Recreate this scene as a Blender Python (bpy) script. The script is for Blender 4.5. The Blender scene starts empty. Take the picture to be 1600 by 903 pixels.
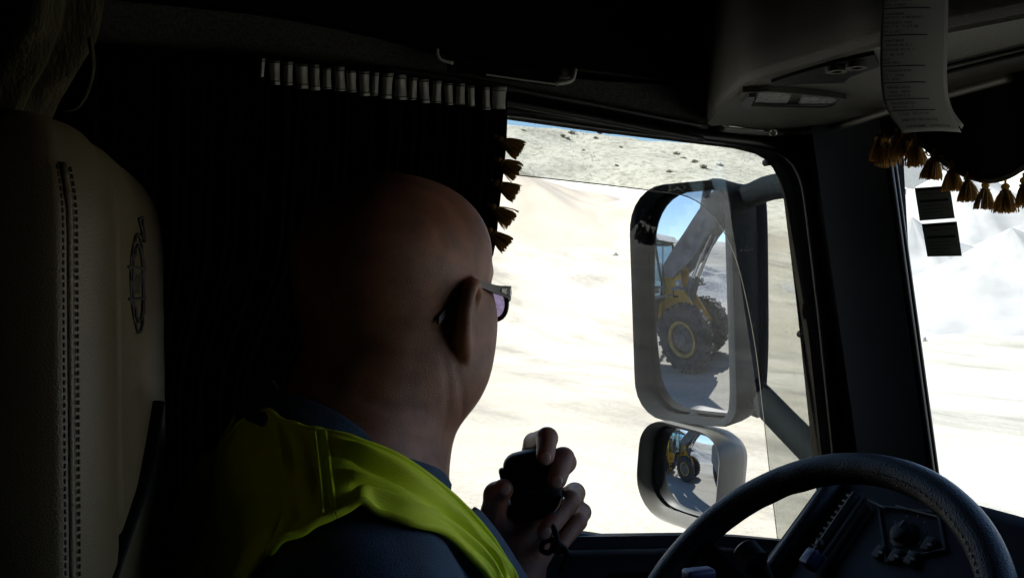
import bpy, bmesh, math, random
import numpy as np
from mathutils import Vector, Matrix, noise as mnoise

# ---------------------------------------------------------------- camera, light, exposure
CZ = 2.6                         # eye height above the quarry floor; all coordinates below are measured from the eye
YAW = math.radians(19)           # cab axes: +x forward, +y to the driver's side, +z up
FPX = 1555.0
SC = bpy.context.scene
COL = SC.collection
cam_d = bpy.data.cameras.new('camera')
cam = bpy.data.objects.new('camera', cam_d); COL.objects.link(cam)
cam_d.sensor_width = 36; cam_d.lens = 36 * FPX / 1600
cam_d.clip_start = 0.02; cam_d.clip_end = 3000
cam.location = (0, 0, CZ); cam.rotation_euler = (math.pi / 2, 0, -YAW)
SC.camera = cam

SUN_AZ = Vector((-1.0, 0.06, 0)).normalized(); SUN_EL = math.radians(39)
sun_dir = Vector((SUN_AZ.x * math.cos(SUN_EL), SUN_AZ.y * math.cos(SUN_EL), math.sin(SUN_EL)))
world = bpy.data.worlds.new('World'); SC.world = world; world.use_nodes = True
wn = world.node_tree
sky = wn.nodes.new('ShaderNodeTexSky'); sky.sky_type = 'NISHITA'; sky.sun_disc = False
sky.sun_elevation = SUN_EL; sky.sun_rotation = math.atan2(sun_dir.x, sun_dir.y)
sky.air_density = 1.0; sky.dust_density = 0.15; sky.ozone_density = 4.0; sky.altitude = 600
bg = wn.nodes['Background']; bg.inputs['Strength'].default_value = 0.11
wn.links.new(sky.outputs[0], bg.inputs[0])
sl = bpy.data.lights.new('sun', 'SUN'); sl.energy = 4.6; sl.angle = math.radians(0.53); sl.color = (1, 0.945, 0.84)
so = bpy.data.objects.new('sun', sl); COL.objects.link(so)
so.rotation_euler = sun_dir.to_track_quat('Z', 'Y').to_euler()
vs = SC.view_settings
vs.view_transform = 'Standard'; vs.look = 'None'; vs.gamma = 1; vs.use_curve_mapping = False
vs.exposure = 1.75
SC.cycles.max_bounces = 12; SC.cycles.diffuse_bounces = 5; SC.cycles.transparent_max_bounces = 24
SC.cycles.caustics_reflective = False; SC.cycles.caustics_refractive = False
SC.cycles.sample_clamp_indirect = 4

# ---------------------------------------------------------------- helpers
random.seed(7)
rnd = np.random.default_rng(7)
FV = np.array([math.sin(YAW), math.cos(YAW), 0.0]); RV = np.array([math.cos(YAW), -math.sin(YAW), 0.0]); UV = np.array([0, 0, 1.0])

def ray(px, py):
    return FV + (px - 800) / FPX * RV + (451.5 - py) / FPX * UV
def at(px, py, d): return ray(px, py) * d
def on(px, py, axis, v):
    r = ray(px, py); return r * (v / r[axis])
def onX(px, py, v): return on(px, py, 0, v)
def onY(px, py, v): return on(px, py, 1, v)
def onZ(px, py, v): return on(px, py, 2, v)
def V(*a): return np.array(a, float)
def nrm(v):
    v = np.asarray(v, float); return v / (np.linalg.norm(v) + 1e-12)
ORG = {}                        # world origin of every object built (z measured from the ground)

def thing(name, label, cat, loc=(0, 0, 0), group=None, kind=None):
    o = bpy.data.objects.new(name, None); COL.objects.link(o)
    o.empty_display_size = 0.05
    o.location = (loc[0], loc[1], loc[2] + CZ); ORG[o.name] = np.array(o.location)
    tag(o, label, cat, group, kind); return o
def tag(o, label=None, cat=None, group=None, kind=None):
    if label: o['label'] = label
    if cat: o['category'] = cat
    if group: o['group'] = group
    if kind: o['kind'] = kind
    return o

def add_mesh(name, v, f, mat, parent=None, smooth=True, origin=None):
    """v: eye-relative coordinates; origin: where a top-level object's own origin lies"""
    v = np.asarray(v, float) + np.array([0, 0, CZ])
    if parent is not None: og = ORG[parent.name]
    else: og = (np.asarray(origin, float) + [0, 0, CZ]) if origin is not None else np.array([0, 0, 0.0])
    v = v - og
    me = bpy.data.meshes.new(name)
    if isinstance(f, np.ndarray):
        n, k = f.shape
        me.vertices.add(len(v)); me.vertices.foreach_set('co', v.ravel())
        me.loops.add(n * k); me.loops.foreach_set('vertex_index', f.ravel().astype(np.int32))
        me.polygons.add(n)
        me.polygons.foreach_set('loop_start', np.arange(0, n * k, k, dtype=np.int32))
        me.polygons.foreach_set('loop_total', np.full(n, k, dtype=np.int32))
        me.update(calc_edges=True)
    else:
        me.from_pydata([tuple(x) for x in v], [], f); me.update()
    if smooth: me.polygons.foreach_set('use_smooth', np.ones(len(me.polygons), bool))
    me.materials.append(mat)
    o = bpy.data.objects.new(name, me); COL.objects.link(o)
    if parent is not None: o.parent = parent
    else: o.location = og
    ORG[o.name] = og.copy()
    return o

class MB:
    def __init__(s): s.v = []; s.f = []
    def add(s, v, f):
        b = len(s.v); s.v += [tuple(map(float, x)) for x in v]; s.f += [tuple(b + i for i in q) for q in f]; return s
    def loft(s, secs, closed=True, caps=True):
        n = len(secs[0]); v = [p for c in secs for p in c]; f = []
        m = n if closed else n - 1
        for i in range(len(secs) - 1):
            for j in range(m):
                k = (j + 1) % n
                f.append((i * n + j, i * n + k, (i + 1) * n + k, (i + 1) * n + j))
        if caps and closed:
            f.append(tuple(range(n))[::-1]); f.append(tuple((len(secs) - 1) * n + j for j in range(n)))
        return s.add(v, f)
    def tube(s, pts, r, n=10, caps=True, flat=1.0, up=None):
        pts = [np.asarray(p, float) for p in pts]; rr = r if hasattr(r, '__len__') else [r] * len(pts)
        secs = []; prev = None
        for i, p in enumerate(pts):
            t = nrm(pts[min(i + 1, len(pts) - 1)] - pts[max(i - 1, 0)])
            if prev is None:
                a = np.array(up if up is not None else (0, 0, 1.0), float)
                if abs(a @ t) > .95: a = np.array([1.0, 0, 0])
            else: a = prev
            a = nrm(a - t * (a @ t)); prev = a; b = np.cross(t, a)
            secs.append([p + rr[i] * (math.cos(2 * math.pi * k / n) * a * flat + math.sin(2 * math.pi * k / n) * b) for k in range(n)])
        return s.loft(secs, True, caps)
    def sphere(s, c, r, nu=14, nv=9, M=None):
        c = np.asarray(c, float); r = np.asarray(r if hasattr(r, '__len__') else (r, r, r), float)
        secs = []
        for i in range(nv + 1):
            a = -math.pi / 2 + math.pi * (0.02 + 0.96 * i / nv)
            ring = []
            for k in range(nu):
                u = 2 * math.pi * k / nu
                q = np.array([math.cos(a) * math.cos(u), math.cos(a) * math.sin(u), math.sin(a)]) * r
                ring.append(c + (M @ q if M is not None else q))
            secs.append(ring)
        return s.loft(secs)
    def box(s, c, size, M=None, bev=0.0):
        c = np.asarray(c, float); hx, hy, hz = np.asarray(size, float) / 2
        if bev <= 0:
            v = [np.array([x, y, z]) for x in (-hx, hx) for y in (-hy, hy) for z in (-hz, hz)]
            f = [(0, 1, 3, 2), (4, 6, 7, 5), (0, 4, 5, 1), (2, 3, 7, 6), (0, 2, 6, 4), (1, 5, 7, 3)]
        else:
            b = min(bev, hx * .95, hy * .95, hz * .95); secs = []
            def ring(dx, dy, z):
                out = []
                for sx, sy, a0 in ((1, 1, 0), (-1, 1, 90), (-1, -1, 180), (1, -1, 270)):
                    for t in (0, 30, 60, 90):
                        a = math.radians(a0 + t)
                        out.append(np.array([sx * (hx - b) + (b - dx) * math.cos(a), sy * (hy - b) + (b - dy) * math.sin(a), z]))
                return out
            for t in (0, 30, 60, 90):
                a = math.radians(t); d = b * (1 - math.sin(a)); secs.append(ring(d, d, -hz + b * (1 - math.cos(a))))
            for t in (90, 60, 30, 0):
                a = math.radians(t); d = b * (1 - math.sin(a)); secs.append(ring(d, d, hz - b * (1 - math.cos(a))))
            q = MB(); q.loft(secs); v = [np.array(x) for x in q.v]; f = q.f
        v = [c + (M @ p if M is not None else p) for p in v]
        return s.add(v, f)
    def prism(s, poly, a, b, bev=0):
        """poly: 3-D loop; offsets a and b (vectors) give both caps"""
        p0 = [np.asarray(p) + a for p in poly]; p1 = [np.asarray(p) + b for p in poly]
        return s.loft([p0, p1])
    def lathe(s, prof, c, axis, n=32, closed=False):
        c = np.asarray(c, float); ax = nrm(axis); a = np.array([0, 0, 1.0]) if abs(ax[2]) < .9 else np.array([1.0, 0, 0])
        a = nrm(a - ax * (a @ ax)); b = np.cross(ax, a); secs = []
        for k in range(n):
            u = 2 * math.pi * k / n
            secs.append([c + ax * h + r * (math.cos(u) * a + math.sin(u) * b) for (r, h) in prof])
        m = len(prof); v = [p for q in secs for p in q]; f = []
        for k in range(n):
            for j in range(m - 1 if not closed else m):
                j2 = (j + 1) % m; k2 = (k + 1) % n
                f.append((k * m + j, k2 * m + j, k2 * m + j2, k * m + j2))
        return s.add(v, f)
    def ringplate(s, outer, inner, a, b):
        """closed strip between two loops of equal length, thickened between offsets a and b"""
        n = len(outer); O = [np.asarray(p) for p in outer]; I = [np.asarray(p) for p in inner]
        return s.loft_ring([[p + a for p in O], [p + a for p in I], [p + b for p in I], [p + b for p in O]])
    def loft_ring(s, secs):
        n = len(secs[0]); m = len(secs); v = [p for c in secs for p in c]; f = []
        for i in range(m):
            i2 = (i + 1) % m
            for j in range(n):
                k = (j + 1) % n
                f.append((i * n + j, i2 * n + j, i2 * n + k, i * n + k))
        return s.add(v, f)
    def build(s, name, mat, parent=None, smooth=False, origin=None, sharp=None):
        o = add_mesh(name, s.v, s.f, mat, parent, smooth, origin)
        bm = bmesh.new(); bm.from_mesh(o.data); bmesh.ops.recalc_face_normals(bm, faces=bm.faces[:])
        if sharp is not None:
            for p in bm.faces: p.smooth = True
            for e in bm.edges:
                if len(e.link_faces) == 2 and e.calc_face_angle(0) > math.radians(sharp): e.smooth = False
        bm.to_mesh(o.data); bm.free(); return o

def spline(pts, n):
    """Catmull-Rom through the points"""
    P = [np.asarray(p, float) for p in pts]; P = [2 * P[0] - P[1]] + P + [2 * P[-1] - P[-2]]
    out = []; m = len(P) - 3
    for i in range(n):
        t = i / (n - 1) * m; k = min(int(t), m - 1); t -= k
        a, b, c, d = P[k:k + 4]
        out.append(.5 * (2 * b + (c - a) * t + (2 * a - 5 * b + 4 * c - d) * t * t + (3 * b - a - 3 * c + d) * t ** 3))
    return out
def rrect(w, h, r, n=6):
    """rounded rectangle, 2-D loop"""
    out = []
    rs = r if hasattr(r, '__len__') else (r,) * 4
    for (sx, sy, a0), q in zip(((1, 1, 0), (-1, 1, 90), (-1, -1, 180), (1, -1, 270)), rs):
        for k in range(n + 1):
            a = math.radians(a0 + 90 * k / n)
            out.append((sx * (w / 2 - q) + q * math.cos(a), sy * (h / 2 - q) + q * math.sin(a)))
    return out
def resample(loop, n):
    P = np.array(list(loop) + [loop[0]], float); L = np.r_[0, np.cumsum(np.linalg.norm(np.diff(P, axis=0), axis=1))]
    t = np.linspace(0, L[-1], n, endpoint=False)
    return [np.array([np.interp(x, L, P[:, k]) for k in range(P.shape[1])]) for x in t]

# ---------------------------------------------------------------- materials
def mat(name, col, rough=.6, metal=0, var=.25, vscale=6, bump=0, bscale=60, detail=4, spec=.5, sheen=0, col2=None, coat=0, stretch=None, bumptype='noise'):
    m = bpy.data.materials.new(name); m.use_nodes = True; t = m.node_tree; N = t.nodes; L = t.links
    p = N['Principled BSDF']; p.inputs['Roughness'].default_value = rough; p.inputs['Metallic'].default_value = metal
    p.inputs['Specular IOR Level'].default_value = spec
    if sheen: p.inputs['Sheen Weight'].default_value = sheen
    if coat: p.inputs['Coat Weight'].default_value = coat; p.inputs['Coat Roughness'].default_value = .15
    tc = N.new('ShaderNodeTexCoord'); mp = N.new('ShaderNodeMapping'); L.new(tc.outputs['Object'], mp.inputs[0])
    if stretch: mp.inputs['Scale'].default_value = stretch
    nz = N.new('ShaderNodeTexNoise'); nz.inputs['Scale'].default_value = vscale; nz.inputs['Detail'].default_value = detail
    L.new(mp.outputs[0], nz.inputs['Vector'])
    cr = N.new('ShaderNodeValToRGB'); L.new(nz.outputs['Fac'], cr.inputs[0])
    c2 = col2 or tuple(min(1, c * (1 + var)) for c in col); c1 = col if col2 else tuple(c * (1 - var) for c in col)
    cr.color_ramp.elements[0].position = .32; cr.color_ramp.elements[1].position = .68
    cr.color_ramp.elements[0].color = (*c1, 1); cr.color_ramp.elements[1].color = (*c2, 1)
    L.new(cr.outputs[0], p.inputs['Base Color'])
    if bump:
        if bumptype == 'voronoi':
            b = N.new('ShaderNodeTexVoronoi'); b.inputs['Scale'].default_value = bscale; out = b.outputs['Distance']
        elif bumptype == 'wave':
            b = N.new('ShaderNodeTexWave'); b.inputs['Scale'].default_value = bscale; b.inputs['Distortion'].default_value = 2; out = b.outputs['Fac']
        else:
            b = N.new('ShaderNodeTexNoise'); b.inputs['Scale'].default_value = bscale; b.inputs['Detail'].default_value = 5; out = b.outputs['Fac']
        L.new(mp.outputs[0], b.inputs['Vector'])
        bp = N.new('ShaderNodeBump'); bp.inputs['Strength'].default_value = bump; bp.inputs['Distance'].default_value = .004
        L.new(out, bp.inputs['Height']); L.new(bp.outputs[0], p.inputs['Normal'])
    return m
def glassy(name, tint, gloss=.06, rough=.02, dust=0.0, dustcol=(.6, .57, .5), dscale=40, speck=0.0):
    """thin pane: tinted transparency, a little mirror reflection, dust that scatters"""
    m = bpy.data.materials.new(name); m.use_nodes = True; t = m.node_tree; N = t.nodes; L = t.links
    N.remove(N['Principled BSDF']); out = N['Material Output']
    tr = N.new('ShaderNodeBsdfTransparent'); tr.inputs[0].default_value = (*tint, 1)
    gl = N.new('ShaderNodeBsdfGlossy'); gl.inputs['Roughness'].default_value = rough
    fr = N.new('ShaderNodeFresnel'); fr.inputs['IOR'].default_value = 1.45
    ml = N.new('ShaderNodeMath'); ml.operation = 'MULTIPLY'; ml.inputs[1].default_value = gloss / .05
    L.new(fr.outputs[0], ml.inputs[0]); ml.use_clamp = True
    mx = N.new('ShaderNodeMixShader'); L.new(ml.outputs[0], mx.inputs[0]); L.new(tr.outputs[0], mx.inputs[1]); L.new(gl.outputs[0], mx.inputs[2])
    last = mx
    if dust or speck:
        df = N.new('ShaderNodeBsdfDiffuse'); df.inputs[0].default_value = (*dustcol, 1)
        tl = N.new('ShaderNodeBsdfTranslucent'); tl.inputs[0].default_value = (*dustcol, 1)
        dm = N.new('ShaderNodeMixShader'); L.new(df.outputs[0], dm.inputs[1]); L.new(tl.outputs[0], dm.inputs[2])
        tc = N.new('ShaderNodeTexCoord'); nz = N.new('ShaderNodeTexNoise'); nz.inputs['Scale'].default_value = dscale; nz.inputs['Detail'].default_value = 6
        mp = N.new('ShaderNodeMapping'); mp.inputs['Scale'].default_value = (1, 1, .45); L.new(tc.outputs['Object'], mp.inputs[0]); L.new(mp.outputs[0], nz.inputs['Vector'])
        mr = N.new('ShaderNodeMapRange'); mr.inputs[1].default_value = .3; mr.inputs[2].default_value = .75; mr.inputs[3].default_value = dust * .4; mr.inputs[4].default_value = dust * 1.6
        L.new(nz.outputs['Fac'], mr.inputs[0]); fac = mr.outputs[0]
        if speck:
            vo = N.new('ShaderNodeTexVoronoi'); vo.inputs['Scale'].default_value = 150; L.new(tc.outputs['Object'], vo.inputs['Vector'])
            n2 = N.new('ShaderNodeTexNoise'); n2.inputs['Scale'].default_value = 14; L.new(tc.outputs['Object'], n2.inputs['Vector'])
            m2 = N.new('ShaderNodeMapRange'); m2.inputs[1].default_value = .4; m2.inputs[2].default_value = .7; m2.inputs[3].default_value = .02; m2.inputs[4].default_value = .3
            L.new(n2.outputs['Fac'], m2.inputs[0])
            lt = N.new('ShaderNodeMath'); lt.operation = 'LESS_THAN'; L.new(vo.outputs['Distance'], lt.inputs[0]); L.new(m2.outputs[0], lt.inputs[1])
            ms = N.new('ShaderNodeMath'); ms.operation = 'MULTIPLY'; ms.inputs[1].default_value = speck; L.new(lt.outputs[0], ms.inputs[0])
            ad = N.new('ShaderNodeMath'); ad.operation = 'ADD'; ad.use_clamp = True; L.new(fac, ad.inputs[0]); L.new(ms.outputs[0], ad.inputs[1]); fac = ad.outputs[0]
        m3 = N.new('ShaderNodeMixShader'); L.new(fac, m3.inputs[0]); L.new(mx.outputs[0], m3.inputs[1]); L.new(dm.outputs[0], m3.inputs[2]); last = m3
    L.new(last.outputs[0], out.inputs[0]); return m

M = dict(
    trim=mat('dark_trim_plastic', (.012, .012, .014), .55, spec=.25, var=.2, bump=.25, bscale=700),
    header=mat('grey_green_trim', (.075, .072, .05), .6, var=.15, bump=.35, bscale=420),
    felt=mat('speckled_headliner', (.06, .057, .044), .9, var=.5, vscale=260, bump=.3, bscale=500),
    black=mat('black_plastic', (.005, .005, .0065), .5, spec=.12, var=.2, bump=.15, bscale=600),
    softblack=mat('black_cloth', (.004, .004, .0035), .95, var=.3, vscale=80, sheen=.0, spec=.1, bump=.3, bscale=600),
    shell=mat('cab_lining', (.008, .008, .007), .85, var=.2, bump=.2, bscale=300),
    pillar=mat('pillar_trim', (.016, .017, .019), .45, spec=.3, var=.12, bump=.15, bscale=900),
    leather=mat('beige_leather', (.135, .106, .056), .42, var=.12, vscale=9, bump=.12, bscale=900, bumptype='voronoi'),
    leatherside=mat('brown_leather', (.20, .155, .09), .5, var=.25, vscale=7, bump=.5, bscale=24),
    thread=mat('dark_thread', (.03, .026, .018), .8),
    emboss=mat('debossed_print', (.02, .018, .014), .7),
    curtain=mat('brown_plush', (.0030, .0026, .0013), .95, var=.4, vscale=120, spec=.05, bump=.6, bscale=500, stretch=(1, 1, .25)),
    weave=mat('woven_brown', (.05, .042, .011), .9, var=.5, vscale=150, sheen=.05, bump=.6, bscale=420, stretch=(1, 1, .3)),
    tape=mat('white_heading_tape', (.50, .48, .42), .8, var=.1, vscale=60, bump=.2, bscale=900),
    gold=mat('gold_yarn', (.36, .20, .035), .75, var=.4, vscale=300, sheen=.2),
    rim=mat('steering_leather', (.010, .010, .012), .42, spec=.3, var=.15, bump=.3, bscale=520, bumptype='voronoi'),
    skin=mat('skin', (.30, .130, .082), .48, var=.28, vscale=38, bump=.3, bscale=850),
    nail=mat('fingernail', (.52, .32, .25), .3, var=.05),
    shirt=mat('blue_shirt', (.035, .07, .13), .85, var=.25, vscale=30, bump=.4, bscale=700),
    vest=mat('hi_vis_yellow', (.82, .92, .02), .7, var=.06, vscale=25, bump=.25, bscale=900),
    trousers=mat('dark_trousers', (.025, .03, .04), .85),
    paper=mat('thermal_paper', (.42, .41, .37), .8, var=.05, vscale=8),
    ink=mat('printer_ink', (.03, .03, .035), .8),
    sticker=mat('sticker_back', (.30, .31, .27), .7, var=.1),
    chrome=mat('bright_metal', (.7, .7, .68), .2, 1, var=.05),
    greyplastic=mat('grey_plastic', (.07, .074, .072), .5, var=.1, vscale=14, bump=.1, bscale=500),
    darkhousing=mat('mirror_housing_plastic', (.007, .010, .013), .75, spec=.08, var=.2, vscale=12, bump=.15, bscale=500),
    blue=mat('blue_plastic', (.04, .045, .12), .4, var=.1),
    lens=mat('lamp_lens', (.5, .52, .48), .15, var=.2, vscale=30, bump=.8, bscale=160, bumptype='voronoi'),
    tint=glassy('smoky_acrylic', (.76, .775, .76), .05, .03, .014, speck=.22),
    clear=glassy('door_glass', (.825, .81, .76), .05, .01, .004, dscale=9, speck=.04),
    screen=glassy('windscreen_glass', (.90, .93, .92), .05, .01, .022, dscale=7),
    mirror=glassy('x', (1, 1, 1)),
)
def translucent(m, w, col):
    t = m.node_tree; N = t.nodes; L = t.links; tl = N.new('ShaderNodeBsdfTranslucent'); tl.inputs[0].default_value = (*col, 1)
    mx = N.new('ShaderNodeMixShader'); mx.inputs[0].default_value = w; L.new(N['Principled BSDF'].outputs[0], mx.inputs[1]); L.new(tl.outputs[0], mx.inputs[2]); L.new(mx.outputs[0], N['Material Output'].inputs[0])
M['skin'].node_tree.nodes['Principled BSDF'].inputs['Subsurface Weight'].default_value = .22; M['skin'].node_tree.nodes['Principled BSDF'].inputs['Subsurface Scale'].default_value = .012
translucent(M['gold'], .5, (.62, .42, .13)); translucent(M['sticker'], .3, (.22, .23, .19)); translucent(M['paper'], .12, (.5, .48, .42))
def mirror_mat():
    m = bpy.data.materials.new('silvered_glass'); m.use_nodes = True; t = m.node_tree; p = t.nodes['Principled BSDF']
    p.inputs['Metallic'].default_value = 1; p.inputs['Base Color'].default_value = (.34, .37, .42, 1); p.inputs['Roughness'].default_value = .0
    return m
M['mirror'] = mirror_mat()
# ---------------------------------------------------------------- quarry: ground, hill, mounds
def ground_mat():
    m = bpy.data.materials.new('quarry_dust'); m.use_nodes = True; t = m.node_tree; N = t.nodes; L = t.links; p = N['Principled BSDF']
    p.inputs['Roughness'].default_value = .95; p.inputs['Specular IOR Level'].default_value = .2
    g = N.new('ShaderNodeNewGeometry')
    def noise(sc, det, st=None):
        mp = N.new('ShaderNodeMapping'); L.new(g.outputs['Position'], mp.inputs[0])
        if st: mp.inputs['Scale'].default_value = st[:3]; mp.inputs['Rotation'].default_value = (0, 0, st[3])
        n = N.new('ShaderNodeTexNoise'); n.inputs['Scale'].default_value = sc; n.inputs['Detail'].default_value = det; n.inputs['Roughness'].default_value = .65
        L.new(mp.outputs[0], n.inputs['Vector']); return n.outputs['Fac']
    def ramp(f, a, b, c1, c2):
        r = N.new('ShaderNodeValToRGB'); L.new(f, r.inputs[0]); r.color_ramp.elements[0].position = a; r.color_ramp.elements[1].position = b
        r.color_ramp.elements[0].color = (*c1, 1); r.color_ramp.elements[1].color = (*c2, 1); return r.outputs[0]
    def mix(k, f, a, b):
        x = N.new('ShaderNodeMix'); x.data_type = 'RGBA'; x.blend_type = k
        if isinstance(f, float): x.inputs[0].default_value = f
        else: L.new(f, x.inputs[0])
        L.new(a, x.inputs[6]); L.new(b, x.inputs[7]); return x.outputs[2]
    base = ramp(noise(.09, 6), .35, .65, (.40, .375, .315), (.52, .50, .45))
    tracks = ramp(noise(.35, 9, (1, .25, 1, .75)), .48, .64, (1, 1, 1), (.52, .53, .53))
    c = mix('MULTIPLY', .75, base, tracks)
    grit = ramp(noise(9, 6), .35, .7, (.78, .77, .74), (1, 1, 1)); c = mix('MULTIPLY', .8, c, grit)
    # steep, distant faces: pale rock with darker joints and scrubby stains
    sx = N.new('ShaderNodeSeparateXYZ'); L.new(g.outputs['Position'], sx.inputs[0])
    mr = N.new('ShaderNodeMapRange'); mr.inputs[1].default_value = 7; mr.inputs[2].default_value = 12; L.new(sx.outputs[2], mr.inputs[0])
    rock = ramp(noise(.16, 10), .36, .52, (.46, .445, .40), (.62, .60, .54)); rock = mix('MULTIPLY', .75, rock, ramp(noise(1.1, 12), .40, .52, (.55, .54, .50), (1, 1, 1)))
    c = mix('MIX', mr.outputs[0], c, rock)
    L.new(c, p.inputs['Base Color'])
    bp = N.new('ShaderNodeBump'); bp.inputs['Strength'].default_value = .5; bp.inputs['Distance'].default_value = .05
    L.new(noise(6, 8), bp.inputs['Height']); L.new(bp.outputs[0], p.inputs['Normal'])
    return m
def fbm(x, y, sc, o=4):
    v = 0; a = 1
    for k in range(o):
        v += a * mnoise.noise(Vector((x * sc + 13.1 * k, y * sc - 7.7 * k, 3.3 * k))); sc *= 2.1; a *= .5
    return v
def sstep(a, b, x):
    t = min(1, max(0, (x - a) / (b - a))); return t * t * (3 - 2 * t)
def ridge_el(az):
    """elevation of the skyline (degrees) by bearing; bearing 0 = straight out of the driver's window, + forward"""
    return float(np.interp(az, [-180, -120, -85, -60, -30, 10, 19, 30, 34, 46, 60, 120, 180], [4.5, 3.6, 3.5, 5, 8.3, 9.4, 9.1, 7.85, 7.2, 8.0, 8.6, 6, 5]))
def gheight(x, y):
    r = math.hypot(x, y); az = math.degrees(math.atan2(x, y))
    el = ridge_el(az)
    rr = 165 * (1 + .05 * mnoise.noise(Vector((az * .05, 1.7, 0))))
    H = rr * math.tan(math.radians(el)) + CZ
    bench = rr * .52 * math.tan(math.radians(el * .62))
    h = bench * sstep(38, 92, r) + (H - bench) * sstep(96, rr, r) - (r > rr) * (r - rr) * .06
    amp = .02 * sstep(3, 12, r) + .12 * sstep(14, 40, r) + 1.0 * sstep(85, 120, r)
    h += amp * fbm(x, y, .16 if r < 60 else .07, 5)
    if r < 12: h *= sstep(2, 12, r)
    lo = math.hypot(x + 8.4, y - 3.8)
    h *= sstep(3, 12, lo)
    return h
rs = [0.8]
while rs[-1] < 900: rs.append(rs[-1] * (1.06 if rs[-1] < 60 else 1.03 if rs[-1] < 190 else 1.15))
NA = 420
vv = [(0, 0, 0)]; ff = []
for r in rs:
    for k in range(NA):
        a = 2 * math.pi * k / NA; x, y = r * math.sin(a), r * math.cos(a)
        vv.append((x, y, gheight(x, y)))
for k in range(NA): ff.append((0, 1 + (k + 1) % NA, 1 + k))
for i in range(len(rs) - 1):
    for k in range(NA):
        a = 1 + i * NA + k; b = 1 + i * NA + (k + 1) % NA; ff.append((a, b, b + NA, a + NA))
vv = np.array(vv); vv[:, 2] -= CZ
GROUND = ground_mat()
tag(add_mesh('quarry_ground', vv, ff, GROUND), 'pale dusty quarry floor rising to a rocky hillside', kind='structure')

def gz(x, y): return gheight(x, y) - CZ
def heap(name, label, c, rx, ry, h, m, seed, rot=0, sharp=1.0, nu=90, nr=26, rough=.06, cat='mound', group=None):
    """a tipped heap: cone with rounded top, run-out foot and gullies"""
    c = np.asarray(c, float); v = []; f = []
    for i in range(nr + 1):
        q = i / nr
        for k in range(nu):
            u = 2 * math.pi * k / nu; w = 1 + .12 * mnoise.noise(Vector((math.cos(u) * 1.5, math.sin(u) * 1.5, seed))) + .10 * mnoise.noise(Vector((math.cos(u) * 6, math.sin(u) * 6, seed + 4)))
            x, y = q * rx * w * math.cos(u), q * ry * w * math.sin(u)
            z = h * (1 - q ** sharp) if q < .96 else h * (1 - .96 ** sharp) * (1 - q) / .04 
            z = h * max(0, math.sqrt((1 - q) ** 2 + .05) - .224) ** 1.15
            z += h * rough * (1 - q) * fbm(x / h + seed, y / h, 1.2, 4) * 2 * min(1, q * 3 + .2)
            X = x * math.cos(rot) - y * math.sin(rot); Y = x * math.sin(rot) + y * math.cos(rot)
            v.append((c[0] + X, c[1] + Y, gz(c[0] + X, c[1] + Y) + z - .1 - (.5 if i == nr else 0)))
    for i in range(nr):
        for k in range(nu):
            a = i * nu + k; b = i * nu + (k + 1) % nu; f.append((a, a + nu, b + nu, b))
    f.append(tuple(range(nu)))
    o = add_mesh(name, v, f, m, origin=c); return tag(o, label, cat, group)
tan_m = mat('tan_spoil', (.40, .36, .30), .95, var=.10, vscale=.25, bump=.5, bscale=2.5)
white_m = mat('white_aggregate', (.25, .25, .245), .95, var=.22, vscale=.35, detail=10, bump=.6, bscale=3)
grey_m = mat('grey_gravel', (.36, .36, .35), .95, var=.35, vscale=5, bump=.8, bscale=9)
def polar(px, r):
    d = ray(px, 451.5); d = d / np.linalg.norm(d) * r; return d[0], d[1]
x, y = polar(800, 84); heap('spoil_mound', 'long smooth tan spoil mound below the rocky hillside', (x, y, gz(x, y) - .5), 26, 12, 6.6, tan_m, 3.1, rot=-YAW, rough=.05)
x, y = polar(1000, 82); heap('spoil_mound', 'lower tan spoil mound behind the top of the tall mirror', (x, y, gz(x, y) - .5), 17, 10, 4.4, tan_m, 9.4, rot=-YAW, rough=.05)
for px, r, h, rx, sd, lab in ((1425, 62, 5.2, 8.5, 1.2, 'white aggregate heap beside the windscreen pillar'), (1500, 78, 7.4, 13, 4.4, 'widest white aggregate heap behind the two windscreen stickers'),
                              (1580, 56, 5.0, 10, 7.7, 'white aggregate heap under the gold tassels at the right'), (1690, 66, 5.5, 11, 2.7, 'white aggregate heap farthest forward of the truck')):
    x, y = polar(px, r); heap('aggregate_heap', lab, (x, y, gz(x, y) - .3), rx, rx * .9, h, white_m, sd, cat='heap', group='white aggregate heaps')
heap('gravel_bank', 'grey gravel bank behind the wheel loader in the mirrors', (-36, 12, gz(-36, 12) - .5), 13, 30, 4.6, grey_m, 5.5, rough=.07, nu=160, nr=50, cat='bank')

# scrub on the hillside
scrub_m = mat('scrub_leaf', (.20, .20, .155), .9, var=.4, vscale=1.5)
def scrub_mesh(seed):
    rg = np.random.default_rng(seed); q = MB()
    for k in range(170):
        d = nrm(rg.normal(size=3)); d[2] = abs(d[2]); p = d * V(1.1, 1.1, .95) * rg.random() ** .4 * (.7 + .5 * mnoise.noise(Vector(d * 2.3)))
        a = nrm(rg.normal(size=3)); b = nrm(np.cross(a, rg.normal(size=3))); s = rg.uniform(.12, .24)
        q.add([p - a * s, p - b * s * .6, p + a * s, p + b * s * .6], [(0, 1, 2, 3)])
    for k in range(6):
        d = nrm(rg.normal(size=3) * V(1, 1, 0) + V(0, 0, .8)); q.tube([V(0, 0, -.2), d * .7], [.05, .015], 5)
    return q
protos = [scrub_mesh(s).build('hillside_shrub', scrub_m, origin=(0, 0, 0)) for s in (1, 2, 3)]
spots = [(818, 206, 1.0), (879, 214, 1.1), (893, 210, 1.6), (887, 219, .9), (931, 217, 1.0), (912, 236, .6), (970, 231, .7), (1057, 243, 1.3), (1068, 249, 1.1), (1085, 255, 1.2), (1099, 263, 1.3), (1125, 260, 1.2), (963, 260, .8), (1045, 270, .9)]
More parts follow.
